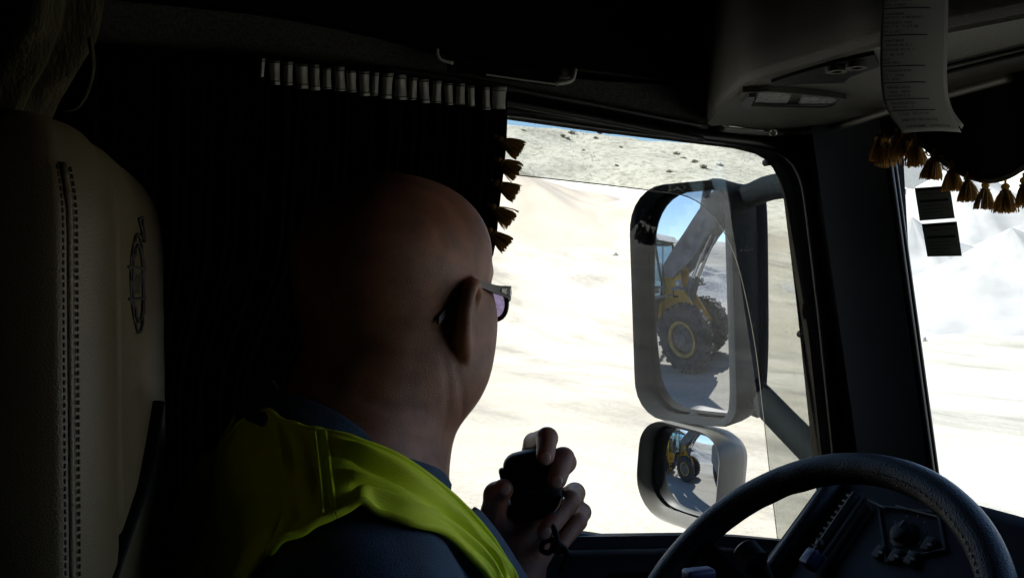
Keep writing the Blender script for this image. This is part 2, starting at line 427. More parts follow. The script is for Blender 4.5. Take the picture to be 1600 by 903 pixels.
for i, (px, py, s) in enumerate(spots):
    o = protos[i] if i < 3 else protos[i % 3].copy()
    if i >= 3: COL.objects.link(o)
    d = nrm(ray(px, py)); r = 60.0; hit = None
    while r < 190:
        p = d * r
        if p[2] < gz(p[0], p[1]): hit = p; break
        r += .5
    if hit is None: hit = d * 160; hit[2] = gz(hit[0], hit[1])
    o.location = (hit[0], hit[1], gz(hit[0], hit[1]) + CZ); s *= .5; o.scale = (s, s, s * .9); o.rotation_euler = (0, 0, random.random() * 6)
    tag(o, 'small dark shrub dotted on the pale rocky hillside', 'shrub', 'shrubs on the rocky hillside')
# boulders scattered on the floor beyond the window
def boulder(sd, s):
    q = MB(); q.sphere((0, 0, s * .25), (s, s * .8, s * .6), 12, 8)
    q.v = [tuple(np.array(p) * (1 + .35 * mnoise.noise(Vector(np.array(p) / s * 1.6 + sd)))) for p in q.v]; return q
stone_m = mat('pale_stone', (.45, .43, .38), .9, var=.2, vscale=3, bump=.6, bscale=8)
bp_ = [boulder(3.1, .35).build('boulder', stone_m, None, True, (0, 0, 0)), boulder(9.2, .5).build('boulder', stone_m, None, True, (0, 0, 0))]
for i, (px, r, s) in enumerate(((838, 74, .8), (905, 78, .7), (958, 70, .9), (1440, 46, .5), (1545, 49, .6))):
    o = bp_[i] if i < 2 else bp_[i % 2].copy()
    if i >= 2: COL.objects.link(o)
    x, y = polar(px, r); o.location = (x, y, gz(x, y) + CZ); o.scale = (s, s, s); o.rotation_euler = (0, 0, i * 1.3)
    tag(o, 'pale boulder lying on the far quarry floor', 'boulder', 'boulders on the quarry floor')
# crushing plant far off, seen through the windscreen
pm = mat('plant_steel', (.36, .37, .38), .6, var=.1)
x, y = polar(1437, 92); z0 = gz(x, y)
t = thing('crushing_plant', 'pale hopper and conveyor far off beside the windscreen pillar', 'plant', (x, y, z0))
e1 = nrm(V(math.cos(YAW + .8), -math.sin(YAW + .8), 0)); q = MB()
for sx in (-2, 2):
    for sy in (-1.5, 1.5): q = MB(); q.box(V(x, y, z0 + 2) + e1 * sx + np.cross(UV, e1) * sy, (.25, .25, 4.4)); q.build('leg', pm, t)
q = MB(); q.loft([[V(x, y, z0 + zz) + e1 * a * k + np.cross(UV, e1) * b * k for a, b in ((-1, -1), (1, -1), (1, 1), (-1, 1))] for zz, k in ((4, .8), (6, 2.6), (8, 2.7))]); q.build('hopper', pm, t)
q = MB(); q.tube([V(x, y, z0 + 4) + e1 * 2, V(x, y, z0 + 9) + e1 * 15], .5, 4); q.build('conveyor', pm, t)
for k in (5, 9, 13): q = MB(); q.box(V(x, y, z0 + (4 + (k - 2) / 13 * 5) / 2) + e1 * k, (.2, .2, 4 + (k - 2) / 13 * 5)); q.build('conveyor_leg', pm, t)

# ---------------------------------------------------------------- wheel loader (seen in the two mirrors)
yellow = mat('loader_yellow', (.62, .36, .03), .45, var=.15, vscale=3, bump=.1, bscale=30)
boomgrey = mat('dusty_boom_paint', (.17, .17, .17), .6, var=.3, vscale=3, bump=.2, bscale=20)
tyre_m = mat('dusty_tyre', (.065, .065, .065), .9, var=.4, vscale=9, bump=.4, bscale=40)
rim_m = mat('rim_yellow', (.45, .32, .09), .55, var=.3, vscale=6)
hub_m = mat('hub_grey', (.16, .155, .15), .6, var=.3, vscale=8)
cabglass = glassy('loader_glass', (.55, .75, .80), .12, .02)
LB = V(-8.413, 3.760, -CZ); FW = nrm(V(.178, -.984, 0)); LF = V(-FW[1], FW[0], 0)
def G(a, l, z): return LB + FW * a + LF * l + V(0, 0, z)
lo = thing('wheel_loader', 'yellow wheel loader with raised grey boom, reflected in the driver\'s mirrors', 'wheel loader', LB)
def prof(m_, poly, l0, l1): m_.loft([[G(a, l0, z) for a, z in poly], [G(a, l1, z) for a, z in poly]])
def wheel(a, l, parent, out=1):
    tw = .33; Rw = .875
    pr = [(.46, -tw * .8), (.60, -tw), (.76, -tw), (.83, -tw * .9), (.85, -tw * .6), (.85, tw * .6), (.83, tw * .9), (.76, tw), (.60, tw), (.46, tw * .8)]
    q = MB(); q.lathe(pr, G(a, l, Rw), LF, 48)
    for k in range(22):
        for s in (-1, 1):
            u = 2 * math.pi * (k + (.5 if s > 0 else 0)) / 22; rad = FW * math.cos(u) + UV * math.sin(u); tg = -FW * math.sin(u) + UV * math.cos(u)
            cc = G(a, l + s * .165, Rw) + rad * .852; Mx = np.stack([tg, LF, rad], 1)
            q.box(cc, (.10, .33, .055), Mx)
            q.box(G(a, l + s * .325, Rw) + rad * .79, (.10, .05, .12), Mx)
    w = q.build('wheel', tyre_m, parent)
    q = MB(); s = out
    q.lathe([(.47, s * .30), (.46, s * .33), (.41, s * .33), (.38, s * .20)], G(a, l, Rw), LF, 32); q.build('rim', rim_m, w, True)
    q = MB(); q.lathe([(.40, s * .15), (.36, s * .17), (.30, s * .22), (.17, s * .24), (.15, s * .30), (.0, s * .31)], G(a, l, Rw), LF, 28)
    for k in range(12):
        u = 2 * math.pi * k / 12; q.box(G(a, l + s * .24, Rw) + (FW * math.cos(u) + UV * math.sin(u)) * .24, (.05, .05, .05))
    q.build('hub', hub_m, w, sharp=30)
for a, l, o_ in ((0, 1.05, 1), (0, -1.05, -1), (-3.3, 1.05, 1), (-3.3, -1.05, -1)): wheel(a, l, lo, o_)
q = MB(); prof(q, [(-5.1, 1.0), (-5.0, 2.0), (-4.7, 2.45), (-2.3, 2.55), (-2.2, 1.1), (-2.6, .8), (-4.8, .75)], -.85, .85); q.build('rear_body', yellow, lo)
q = MB()
for k in range(7): q.box(G(-4.0 + k * .2, .86, 1.9), (.03, .1, .55))
q.build('grille', boomgrey, lo)
q = MB(); prof(q, [(-5.35, .7), (-5.35, 1.5), (-5.1, 1.6), (-5.1, .65)], -1.1, 1.1); q.build('counterweight', boomgrey, lo)
for s in (-1, 1):
    q = MB(); prof(q, [(-4.3, 1.55), (-4.1, 1.95), (-2.5, 1.95), (-2.2, 1.5), (-2.25, 1.46), (-2.52, 1.89), (-4.08, 1.89), (-4.25, 1.53)], s * .80, s * 1.38); q.build('fender', yellow, lo)
# cab: posts, roof, glass
cb = [(-2.35, 1.75), (-2.35, 3.35), (-1.15, 3.35), (-.85, 2.2), (-.95, 1.75)]
q = MB(); prof(q, [(-2.4, 1.3), (-2.4, 1.75), (-.9, 1.75), (-1.0, 1.3)], -.75, .75); q.build('cab_base', yellow, lo)
cfm = mat('cab_frame_dark', (.05, .05, .05), .5)
for s in (-.75, .75):
    q = MB()
    for (a, z), (b, w) in zip(cb, cb[1:] + cb[:1]): q.tube([G(a, s, z), G(b, s, w)], .05, 6)
    q.tube([G(-1.6, s, 1.75), G(-1.6, s, 3.35)], .035, 6)
    q.build('cab_frame', cfm, lo)
q = MB(); prof(q, [(-2.5, 3.38), (-2.4, 3.56), (-1.1, 3.56), (-.95, 3.38)], -.85, .85); rf = q.build('roof', mat('roof_white', (.6, .6, .56), .5), lo)
q = MB(); q.lathe([(0, .18), (.06, .17), (.07, 0)], G(-1.3, .6, 3.56), UV, 12); q.build('beacon', mat('amber_beacon', (.55, .22, .03), .4), rf)
q = MB(); prof(q, [(a * .995 - .005, z) for a, z in cb], -.72, .72); q.build('cab_glass', cabglass, lo)
# driver of the loader: a hi-vis torso is just visible
q = MB(); q.box(G(-1.75, 0, 2.0), (.5, .5, .18), bev=.05); q.box(G(-2.0, 0, 2.4), (.16, .5, .7), np.stack([FW, LF, UV], 1), .05); q.build('seat', M['black'], lo)
# front frame tower
for s in (-1, 1):
    q = MB(); prof(q, [(-1.1, 1.0), (-1.05, 1.7), (-.95, 2.55), (-.78, 2.78), (-.5, 2.8), (-.32, 2.6), (-.25, 2.2), (.1, 1.7), (.45, 1.2), (.4, .75), (-.9, .7)], s * .34, s * .46)
    tw = q.build('tower_plate', yellow, lo)
    q = MB(); q.lathe([(0, .0), (.13, .0), (.13, .05), (0, .06)], G(-.6, s * .46, 2.52), LF * s, 16); q.build('pivot_pin', boomgrey, tw)
    q = MB()
    for b in (V(-.52, 1.95), V(-.40, 1.80)):
        pass
    q.box(G(-.55, s * .462, 1.98), (.05, .012, .26), np.stack([FW, LF, UV], 1)); q.box(G(-.47, s * .462, 1.87), (.2, .012, .05), np.stack([FW, LF, UV], 1)); q.build('marking', M['black'], tw)
q = MB(); prof(q, [(-1.2, .8), (-1.2, 1.2), (.5, 1.1), (.5, .65)], -.34, .34); q.lathe([(.2, -1.0), (.2, 1.0)], G(0, 0, .875), LF, 14); q.build('front_axle', boomgrey, lo)
q = MB(); prof(q, [(-1.9, .8), (-1.9, 1.3), (-1.15, 1.2), (-1.15, .8)], -.3, .3); q.lathe([(.2, -1.0), (.2, 1.0)], G(-3.3, 0, .875), LF, 14); q.build('rear_axle', boomgrey, lo)
# boom arms
bp2 = [(-.85, 2.42), (-.82, 2.75), (-.05, 3.55), (.70, 4.45), (1.15, 4.80), (1.50, 4.80), (1.64, 4.50), (1.48, 4.20), (.82, 3.52), (.28, 2.86), (-.50, 2.36)]
for s in (-1, 1):
    q = MB(); prof(q, bp2, s * .50, s * .64); q.build('boom_arm', boomgrey, lo)
q = MB(); prof(q, [(.2, 3.1), (.5, 3.85), (.75, 3.8), (.5, 3.2)], -.50, .50); q.build('cross_beam', boomgrey, lo)
for s in (-1, 1):
    q = MB(); q.tube([G(-.35, s * .28, 1.35), G(.12, s * .28, 2.35)], .11, 12); c_ = q.build('lift_cylinder', boomgrey, lo, sharp=40)
    q = MB(); q.tube([G(.1, s * .28, 2.3), G(.78, s * .28, 3.5)], .055, 12); q.build('piston_rod', M['chrome'], c_, sharp=40)
q = MB(); prof(q, [(.15, 3.55), (.25, 4.2), (.32, 5.0), (.52, 5.0), (.58, 4.2), (.48, 3.5)], -.10, .10); q.build('tilt_lever', boomgrey, lo)
q = MB(); q.tube([G(-.7, 0, 2.2), G(-.2, 0, 3.1), ], .11, 10); q.tube([G(-.2, 0, 3.1), G(.28, 0, 3.65)], .05, 10); q.build('tilt_cylinder', boomgrey, lo, sharp=40)
q = MB(); q.tube([G(.42, 0, 4.95), G(1.6, 0, 5.25)], .08, 8); q.build('tilt_link', boomgrey, lo, sharp=40)
# bucket, tipped over the truck body
bk = [(a + .35, z) for a, z in [(1.25, 4.5), (1.1, 5.3), (1.35, 5.75), (2.3, 5.55), (2.75, 4.2), (2.68, 4.2), (2.2, 5.45), (1.42, 5.62), (1.2, 5.25), (1.33, 4.55)]]
q = MB(); prof(q, bk, -1.45, 1.45)
for s in (-1.45, 1.40): prof(q, [(1.65, 4.55), (1.52, 5.25), (1.75, 5.65), (2.6, 5.48), (2.95, 4.6)], s, s + .05)
q.build('bucket', boomgrey, lo)
# fenders of the front wheels, handrails, ladder, lamps
for s in (-1, 1):
    q = MB(); prof(q, [(-1.15, 1.2), (-.95, 1.85), (-.35, 1.95), (-.35, 1.99), (-.98, 1.9), (-1.2, 1.22)], s * .8, s * 1.36); q.build('front_fender', boomgrey, lo)
    q = MB(); q.box(G(-.1, s * 1.0, 2.12), (.3, .55, .06), np.stack([FW, LF, UV], 1)); q.tube([G(-.35, s * .5, 2.1), G(-.1, s * 1.2, 2.1)], .03, 6); h_ = q.build('lamp_bracket', boomgrey, lo)
    q = MB(); q.lathe([(0, .12), (.09, .11), (.1, 0), (0, -.02)], G(-.1, s * 1.1, 2.24), FW, 14); q.build('headlight', M['lens'], h_, sharp=40)
    q = MB(); q.tube(spline([G(-1.25, s * 1.1, 1.1), G(-1.2, s * 1.12, 1.9), G(-1.05, s * 1.12, 2.15), G(-.5, s * 1.12, 2.15)], 10), .03, 6); q.build('handrail', M['greyplastic'], lo)
    q = MB()
    for l_ in (.82, 1.28): q.tube([G(-1.85, s * l_, .5), G(-1.95, s * l_, 1.75)], .025, 6)
    for z_ in (.55, .9, 1.25, 1.6): q.box(G(-1.9, s * 1.05, z_), (.16, .46, .04), np.stack([FW, LF, UV], 1))
    q.build('ladder', yellow, lo)

# ---------------------------------------------------------------- trailer of the truck itself (edge of it shows in the wide mirror)
body_m = mat('trailer_paint', (.32, .33, .33), .5, var=.2, vscale=3, bump=.1, bscale=20)
tr = thing('tipper_trailer', 'grey ribbed tipper body behind the cab, glimpsed in the small mirror', 'trailer', (-6, .2, -CZ))
q = MB()
for (a0, a1, b0, b1) in ((-12.5, -1.6, 1.2, 1.26), (-12.5, -1.6, -.86, -.80), (-1.66, -1.6, -.8, 1.2), (-12.5, -12.44, -.8, 1.2)):
    q.box(((a0 + a1) / 2, (b0 + b1) / 2, -CZ + 2.2), (a1 - a0, b1 - b0, 1.7))
q.box((-7, .2, -CZ + 1.3), (10.9, 2.0, .1)); q.build('tipper_body', body_m, tr)
for k in range(14):
    for y_ in (1.3, -.9): q = MB(); q.box((-12.3 + k * .8, y_, -CZ + 2.2), (.09, .08, 1.7)); q.build('body_rib', body_m, tr)
q = MB(); q.box((-6.9, .2, -CZ + 1.05), (11, .9, .28)); q.build('chassis', M['black'], tr)
for x_ in (-9.2, -10.5, -11.8, -3.0):
    for y_, s in ((1.0, 1), (-.6, -1)):
        q = MB(); q.lathe([(.28, -.15), (.44, -.17), (.5, -.14), (.5, .14), (.44, .17), (.28, .15)], (x_, y_, -CZ + .5), (0, 1, 0), 32); w = q.build('wheel', tyre_m, tr, sharp=40)
        q = MB(); q.lathe([(.28, s * .12), (.2, s * .02), (.12, s * .03), (.1, s * .1), (0, s * .11)], (x_, y_, -CZ + .5), (0, 1, 0), 24); q.build('rim', M['greyplastic'], w, sharp=40)
# ---------------------------------------------------------------- the two driver's mirrors
def rot6(p, a=math.radians(6)):
    p = np.asarray(p, float); c, s = math.cos(a), math.sin(a)
    return np.stack([p[..., 0] * c - p[..., 1] * s, p[..., 0] * s + p[..., 1] * c, p[..., 2]], -1)
def mirror(name, label, c, az, el, Rad, glass, rim, glass_off, rim_off, depth, hmat, taper, roll=0):
    n = V(math.cos(el) * math.cos(az), math.cos(el) * math.sin(az), math.sin(el))
    u = nrm(np.cross(n, UV)); u = u if u @ RV > 0 else -u
    w = nrm(np.cross(u, n)); w = w if w[2] > 0 else -w
    u, w = u * math.cos(roll) + w * math.sin(roll), w * math.cos(roll) - u * math.sin(roll)
    t = thing(name, label, 'mirror', c)
    def L(a, b, d): return c + u * a + w * b + n * d
    NL = 64
    gl = resample(rrect(*glass), NL); gl = [p + np.array(glass_off) for p in gl]
    rm = resample(rrect(*rim), NL); rm = [p + np.array(rim_off) for p in rm]
    rc = np.array(rim_off)
    def sc(loop, k, kk=None): return [(rc[0] + (p[0] - rc[0]) * k, rc[1] + (p[1] - rc[1]) * (kk or k)) for p in loop]
    secs = []
    secs.append([L(p[0], p[1], -.004) for p in gl])
    secs.append([L(*(p * .85 + q * .15), .010) for p, q in zip(gl, rm)])
    secs.append([L(*(p * .25 + q * .75), .030) for p, q in zip(gl, rm)])
    secs.append([L(*(p * .06 + q * .94), .033) for p, q in zip(gl, rm)])
    secs.append([L(p[0], p[1], .026) for p in rm])
    for d, k, kk in taper: secs.append([L(p[0], p[1], -d * depth) for p in sc(rm, k, kk)])
    q = MB(); q.loft(secs, caps=False); k = len(secs) - 1; n0 = k * NL; q.f.append(tuple(n0 + j for j in range(NL)))
    q.build('housing', hmat, t, sharp=50)
    # silvered glass: a shallow spherical cap
    g2 = sc_g = gl; cen = np.mean(gl, axis=0); v = []; f = []; NR = 24
    S = -Rad
    for i in range(NR + 1):
        for p in gl:
            a, b = cen + (p - cen) * (i / NR) * .995
            d = math.sqrt(Rad * Rad - a * a - b * b) - Rad
            v.append(L(a, b, d))
    for i in range(NR):
        for j in range(NL):
            j2 = (j + 1) % NL; f.append((i * NL + j, i * NL + j2, (i + 1) * NL + j2, (i + 1) * NL + j))
    o = add_mesh('mirror_glass', v, f, M['mirror'], t)
    nn = []
    cs = c - n * Rad
    for p in v: nn.append(tuple(nrm(np.asarray(p) - cs)))
    # keep faces pointing outwards, then exact sphere normals
    if o.data.polygons[200].normal.dot(Vector(n)) < 0: o.data.flip_normals()
    o.data.normals_split_custom_set_from_vertices(nn)
    return t, L
MC = onY(1080, 475, 1.816)
t_main, LM = mirror('main_mirror', 'tall dark truck mirror showing the loader\'s big tyre and boom', MC, math.radians(204.43), math.radians(-2.95), 2.0,
                    (.200, .466, (.03, .075, .06, .025)), (.258, .490, (.05, .09, .075, .045)), (-.011, .002), (-.002, .003), .12, M['darkhousing'],
                    ((.25, .985, .99), (.55, .93, .96), (.8, .80, .88), (.95, .6, .72), (1.0, .45, .58)))
rel = rot6(V(1.186, 1.70, 0)); 
th25 = math.radians(25); F25 = V(math.sin(th25), math.cos(th25), 0); R25 = V(math.cos(th25), -math.sin(th25), 0)
def ray25(px, py): return F25 + (px - 800) / FPX * R25 + (451.5 - py) / FPX * UV
r_ = ray25(1072, 738); WC = rot6(r_ * (1.70 / r_[1]))
t_wide, LW = mirror('wide_angle_mirror', 'small pale grey wide-angle mirror hung below the tall mirror', WC, math.radians(203.55), math.radians(-.17), .492,
                    (.176, .172, (.03, .04, .06, .02)), (.206, .204, (.055, .06, .085, .05)), (-.004, .0), (.000, -.002), .115, M['greyplastic'],
                    ((.2, .985, .985), (.5, .94, .94), (.8, .80, .80), (.95, .6, .6), (1.0, .45, .45)), roll=math.radians(-6))
# bezel of dark rubber round each glass is part of the housing; arms and stalk
dm_ = float(MC @ FV) - .02; q = MB(); q.tube(spline([at(1176, 286, dm_), at(1183, 330, dm_), at(1185, 440, dm_), at(1185, 550, dm_), at(1180, 625, dm_), at(1172, 648, dm_)], 30), [.016] + [.020] * 28 + [.016], 14); q.build('bracket', M['darkhousing'], t_main, True)
q = MB(); a0 = LM(.10, .215, -.05); a1 = onY(1245, 287, 1.47); q.tube(spline([LM(.02, .238, -.05), a0, a0 * .5 + a1 * .5 + V(0, 0, .004), a1], 14), [.02] + [.024] * 12 + [.03], 12, flat=1.0); q.build('upper_arm', M['darkhousing'], t_main, sharp=40)
q = MB(); b0 = LM(.10, -.17, -.05); b1 = onY(1300, 735, 1.47); q.tube(spline([LM(.05, -.15, -.05), b0, b0 * .5 + b1 * .5, b1], 14), [.02] + [.028] * 12 + [.032], 12); q.build('lower_arm', M['darkhousing'], t_main, sharp=40)
q = MB(); q.tube([LM(-.01, -.225, -.04), LW(-.02, .09, -.03)], .017, 12); q.build('mirror_stalk', M['darkhousing'], t_wide, sharp=40)
# ---------------------------------------------------------------- cab shell
YI, YO = 1.36, 1.42            # inner and outer skin of the driver's side
def xs(z): return 1.013 + (.183 - z) * .169          # windscreen edge at the pillar
def bul(y): return .10 * (1 - ((y - .16) / 1.06) ** 2)
def scr(y, z): return xs(z) + bul(y)
def struct(name, m_, q, lab=None): return tag(q.build(name, m_), lab, kind='structure')
q = MB(); q.box((.15, .23, -1.52), (2.3, 2.4, .06)); struct('cab_floor', M['shell'], q)
q = MB(); q.box((.1, .23, .93), (2.1, 2.4, .06)); struct('cab_ceiling', M['shell'], q)
q = MB(); q.box((-.93, .23, -.29), (.06, 2.4, 2.5)); struct('cab_back_wall', M['shell'], q)
q = MB(); q.box((.1, -.94, -.29), (2.1, .06, 2.5)); struct('cab_side_wall', M['shell'], q)
q = MB(); q.box((.02, 1.40, .60), (2.0, .05, .60)); q.box((-.45, 1.39, -.55), (.94, .05, 1.98)); struct('cab_wall', M['shell'], q)
q = MB(); q.box((1.16, .23, -1.0), (.06, 2.4, 1.0)); q.box((1.10, .23, .64), (.05, 2.4, .62)); struct('cab_front_wall', M['shell'], q)

# driver's door with its window
px_open = [(800, 182), (950, 203), (1160, 228), (1200, 238), (1220, 252), (1232, 275), (1240, 300), (1262, 480), (1285, 700), (1300, 840), (1304, 868), (1290, 876), (1200, 866), (1000, 847), (870, 828)]
inner = [onY(x, y, 1.40) for x, y in px_open] + [V(.10, 1.40, -.335), V(.06, 1.40, -.30), V(.06, 1.40, .24), V(.10, 1.40, .272)]
inner = resample(inner, 150)
dr = thing('driver_door', 'black driver\'s door framing the bright side window', 'door', (.5, 1.39, -1.0))
cx, cz = .55, -.05
def outer_pt(p):
    d = V(p[0] - cx, 0, p[2] - cz); lims = []
    xr = 1.16 + (.183 - p[2]) * .1
    for k, lo_, hi in ((0, .02 - cx, xr - cx), (2, -.62 - cz, .31 - cz)):
        if abs(d[k]) > 1e-6: lims.append((hi if d[k] > 0 else lo_) / d[k])
    t_ = min(x for x in lims if x > 0); return V(cx, 1.40, cz) + d * max(t_, 1.01)
outer = [outer_pt(p) for p in inner]
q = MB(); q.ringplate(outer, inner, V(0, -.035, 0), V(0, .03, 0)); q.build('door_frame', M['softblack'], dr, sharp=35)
# rubber seal round the opening, slightly glossy
q = MB(); loop = [np.array([p[0], 1.362, p[2]]) for p in inner]
q.tube(loop + loop[:2], .009, 8, caps=False); q.build('window_seal', mat('rubber_seal', (.02, .02, .02), .35, var=.1), dr, True)
gp = MB(); ins = [V(cx + (p[0] - cx) * 1.01, 1.405, cz + (p[2] - cz) * 1.01) for p in inner]
gp.add(ins, [tuple(range(len(ins)))]); 
glass = gp.build('window_glass', M['clear'], dr)
# inner door panel with ledge, ribs and defroster slots
def ledge(x): return float(np.interp(x, [.0, .45, .8, 1.1], [-.335, -.352, -.376, -.425])) - .004
secs = []
for i in range(15):
    x = .03 + i * .075; z = ledge(x)
    secs.append([V(x, yy, z + dz) for yy, dz in ((1.372, 0.0), (1.345, .002), (1.335, -.012), (1.31, -.016), (1.30, -.006), (1.285, -.010), (1.25, -.05), (1.235, -.11), (1.23, -.8), (1.36, -.8))])
q = MB(); q.loft(secs); q.build('door_panel', M['black'], dr, sharp=40)
q = MB()
for x0 in (.58, .70, .82):
    q.tube([V(x0, 1.262, ledge(x0) - .032), V(x0 + .085, 1.262, ledge(x0 + .085) - .032)], .006, 8, flat=.6)
q.build('defroster_slot', M['softblack'], dr)
q = MB(); q.tube(spline([V(.35, 1.20, -.60), V(.40, 1.165, -.595), V(.62, 1.16, -.61), V(.68, 1.20, -.62)], 16), .014, 10); q.build('pull_handle', M['black'], dr, True)

# smoky wind deflector in the window channel
top = [(760, 180), (800, 183), (950, 204), (1160, 229), (1200, 239), (1220, 253), (1232, 276), (1240, 301), (1262, 480), (1285, 700), (1300, 845), (1302, 868)]
bot = [(760, 268), (800, 273), (900, 284), (1010, 297), (1075, 308), (1115, 338), (1142, 385), (1160, 440), (1180, 540), (1192, 640), (1205, 760), (1218, 868)]
A = spline([onY(x, y, 1.445) for x, y in top], 90); B = spline([onY(x, y, 1.445) for x, y in bot], 90)
A = [V(cx + (p[0] - cx) * 1.012, p[1], cz + (p[2] - cz) * 1.012) for p in A]
q = MB(); v = []; f = []
for th_ in (-.0015, .0015):
    for a, b in zip(A, B):
        for k in range(5): v.append(a + (b - a) * k / 4 + V(0, th_ + .006 * math.sin(math.pi * k / 4) * 0, 0))
n_ = 90 * 5
for i in range(89):
    for k in range(4):
        a = i * 5 + k; f.append((a, a + 1, a + 6, a + 5)); f.append((n_ + a, n_ + a + 5, n_ + a + 6, n_ + a + 1))
for i in range(89):
    a = i * 5; f.append((a, a + 5, n_ + a + 5, n_ + a)); a = i * 5 + 4; f.append((a, n_ + a, n_ + a + 5, a + 5))
q.add(v, f)
df = thing('wind_deflector', 'smoky transparent wind deflector along the window\'s top and front edge', 'deflector', (.8, 1.445, .2))
q.build('acrylic_sheet', M['tint'], df)
ed = MB(); ed.tube(B, .0009, 6); ed.build('polished_edge', mat('edge', (.12, .12, .11), .3), df, True)
def clip(px, py, dx, dz):
    q = MB(); c = onY(px, py, 1.43); u = nrm(V(dx, 0, dz)); w = np.cross(V(0, 1, 0), u); Mx = np.stack([u, V(0, 1, 0), w], 1)
    q.box(c, (.022, .010, .010), Mx, .004); q.lathe([(.0025, -.008), (.006, -.008), (.006, .008), (.0025, .008)], c - u * .008, (0, 1, 0), 14, closed=True)
    q.build('clip', M['black'], df, sharp=40)
for a in ((1206, 252, 1, .3), (1260, 522, 1, 0), (948, 204, 1, -.1)): clip(*a)

# windscreen pillar
def xw(z): return .957 + (.19 - z) * .16
secs = []
for i in range(25):
    z = .55 - i * 1.05 / 24; a = xw(z); b = xs(z)
    g = .006 * math.sin(i * .5)
    loop = [V(a + .012, 1.366, z), V(a + .016, 1.335, z), V(a + .030, 1.318, z), V(a + .036, 1.305, z), V(b - .085, 1.275, z), V(b - .055, 1.262, z), V(b - .018, 1.235, z), V(b - .004, 1.222, z), V(b + .02, 1.226, z), V(b + .06, 1.30, z), V(a + .08, 1.366, z)]
    secs.append(loop)
q = MB(); q.loft(secs); pl = tag(q.build('windscreen_pillar', M['pillar'], sharp=28), 'dark grey windscreen pillar between side window and windscreen', 'pillar')
q = MB()
for off, r in ((.003, .0045), (.012, .003)):
    q.tube([V(xs(z) + off, 1.219, z) for z in np.linspace(.5, -.5, 20)], r, 8)
q.build('seal', mat('seal2', (.015, .016, .02), .3), pl, True)

# windscreen
ys = np.linspace(1.225, -.9, 40); zs_ = np.linspace(.36, -.52, 18)
v = [V(scr(y, z) + .012, y, z) for y in ys for z in zs_]; f = [(i * 18 + k, i * 18 + k + 1, (i + 1) * 18 + k + 1, (i + 1) * 18 + k) for i in range(39) for k in range(17)]
ws = thing('windscreen', 'dusty windscreen, only its driver\'s end in view', 'windscreen', (1.1, .16, 0))
add_mesh('windscreen_glass', v, f, M['screen'], ws)

# two stickers on the inside of the windscreen, their backs towards us
def on_screen(px, py, off=0.0):
    r = ray(px, py); lo_, hi = .3, 3.0
    for _ in range(50):
        m_ = (lo_ + hi) / 2; p = r * m_
        if p[0] > scr(p[1], p[2]) + .012 - off: hi = m_
        else: lo_ = m_
    return r * lo_
def sticker(label, quad):
    t = thing('windscreen_sticker', label, 'sticker', on_screen(*quad[0]), 'stickers on the windscreen')
    tl, tr_, br, bl = [np.array(p, float) for p in quad]
    def S(u, w, off): p = (tl * (1 - u) + tr_ * u) * (1 - w) + (bl * (1 - u) + br * u) * w; return on_screen(p[0], p[1], off)
    def patch(u0, u1, w0, w1, o0, o1, nm, m_):
        q = MB(); n = 6
        q.loft_ring([[S(u0 + (u1 - u0) * a, w0 + (w1 - w0) * b, off) for a, b in ((0, 0), (.5, 0), (1, 0), (1, .5), (1, 1), (.5, 1), (0, 1), (0, .5))] for off in (o0, o1)])
        q.f.append(tuple(range(8))); q.f.append(tuple(range(8, 16))[::-1]); return q
    patch(0, 1, 0, 1, .0015, .003, 'p', 0).build('backing', M['sticker'], t)
    q = MB()
    for (u0, u1, w0, w1) in ((.06, .94, .03, .10), (.08, .90, .38, .46), (.10, .80, .56, .575), (.10, .86, .66, .675), (.10, .7, .76, .775), (.84, .9, .6, .615), (.84, .9, .7, .715), (.1, .5, .86, .87), (.62, .7, .85, .87), (.12, .84, .2, .215)):
        p = patch(u0, u1, w0, w1, .0032, .0038, '', 0); q.add(p.v, p.f)
    q.build('print', M['ink'], t)
sticker('upper of the two dark square stickers on the windscreen', [(1429, 294), (1484, 290), (1492, 341), (1437, 345)])
sticker('lower of the two dark square stickers on the windscreen', [(1440, 350), (1495, 346), (1503, 400), (1449, 401)])

# ---------------------------------------------------------------- roof edge trim above the door
rt = thing('roof_trim', 'speckled grey-green trim rail running above the side window', 'trim rail', (.3, 1.35, .3))
lowp = [(20, 40), (150, 52), (400, 77), (560, 95), (690, 112), (900, 150), (1000, 170), (1103, 190)]
upp = [(20, -25), (150, -5), (400, 22), (560, 52), (690, 84), (880, 118), (1000, 128), (1103, 130)]
Lo = spline([onY(x, y, 1.335) for x, y in lowp], 40); Up = spline([onY(x, y, 1.315) for x, y in upp], 40)
secs = [[a + V(0, .025, -.004), a, a + V(0, -.006, .006), (a * .5 + b * .5) + V(0, -.004, 0), b + V(0, -.006, -.004), b, b + V(0, .04, .006)] for a, b in zip(Lo, Up)]
q = MB(); q.loft(secs); q.build('rail', M['felt'], rt, sharp=40)
q = MB(); q.tube([p + V(0, -.004, -.009) for p in Lo[18:]], .0035, 6); q.tube([p + V(0, .01, -.026) for p in Lo[18:]], .005, 6); q.build('door_weatherstrip', mat('strip', (.05, .05, .045), .35), rt, True)
# dark locker panel above the rail, with its lighter lip
lk = thing('roof_locker', 'black roof locker panel above the trim rail', 'locker', (.3, 1.3, .4))
secs = []
for a in Up: secs.append([a + V(0, .03, .004), a + V(0, -.012, .004), a + V(0, -.05, .09), a + V(0, -.12, .32), a + V(0, .05, .34)])
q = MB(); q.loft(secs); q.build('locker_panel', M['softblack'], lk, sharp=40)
q = MB(); q.tube(spline([onY(*p, 1.302) for p in ((895, 109), (960, 116), (1040, 127), (1065, 129), (1080, 122), (1088, 105))], 26), .0016, 6); q.build('panel_lip', M['felt'], lk, True)
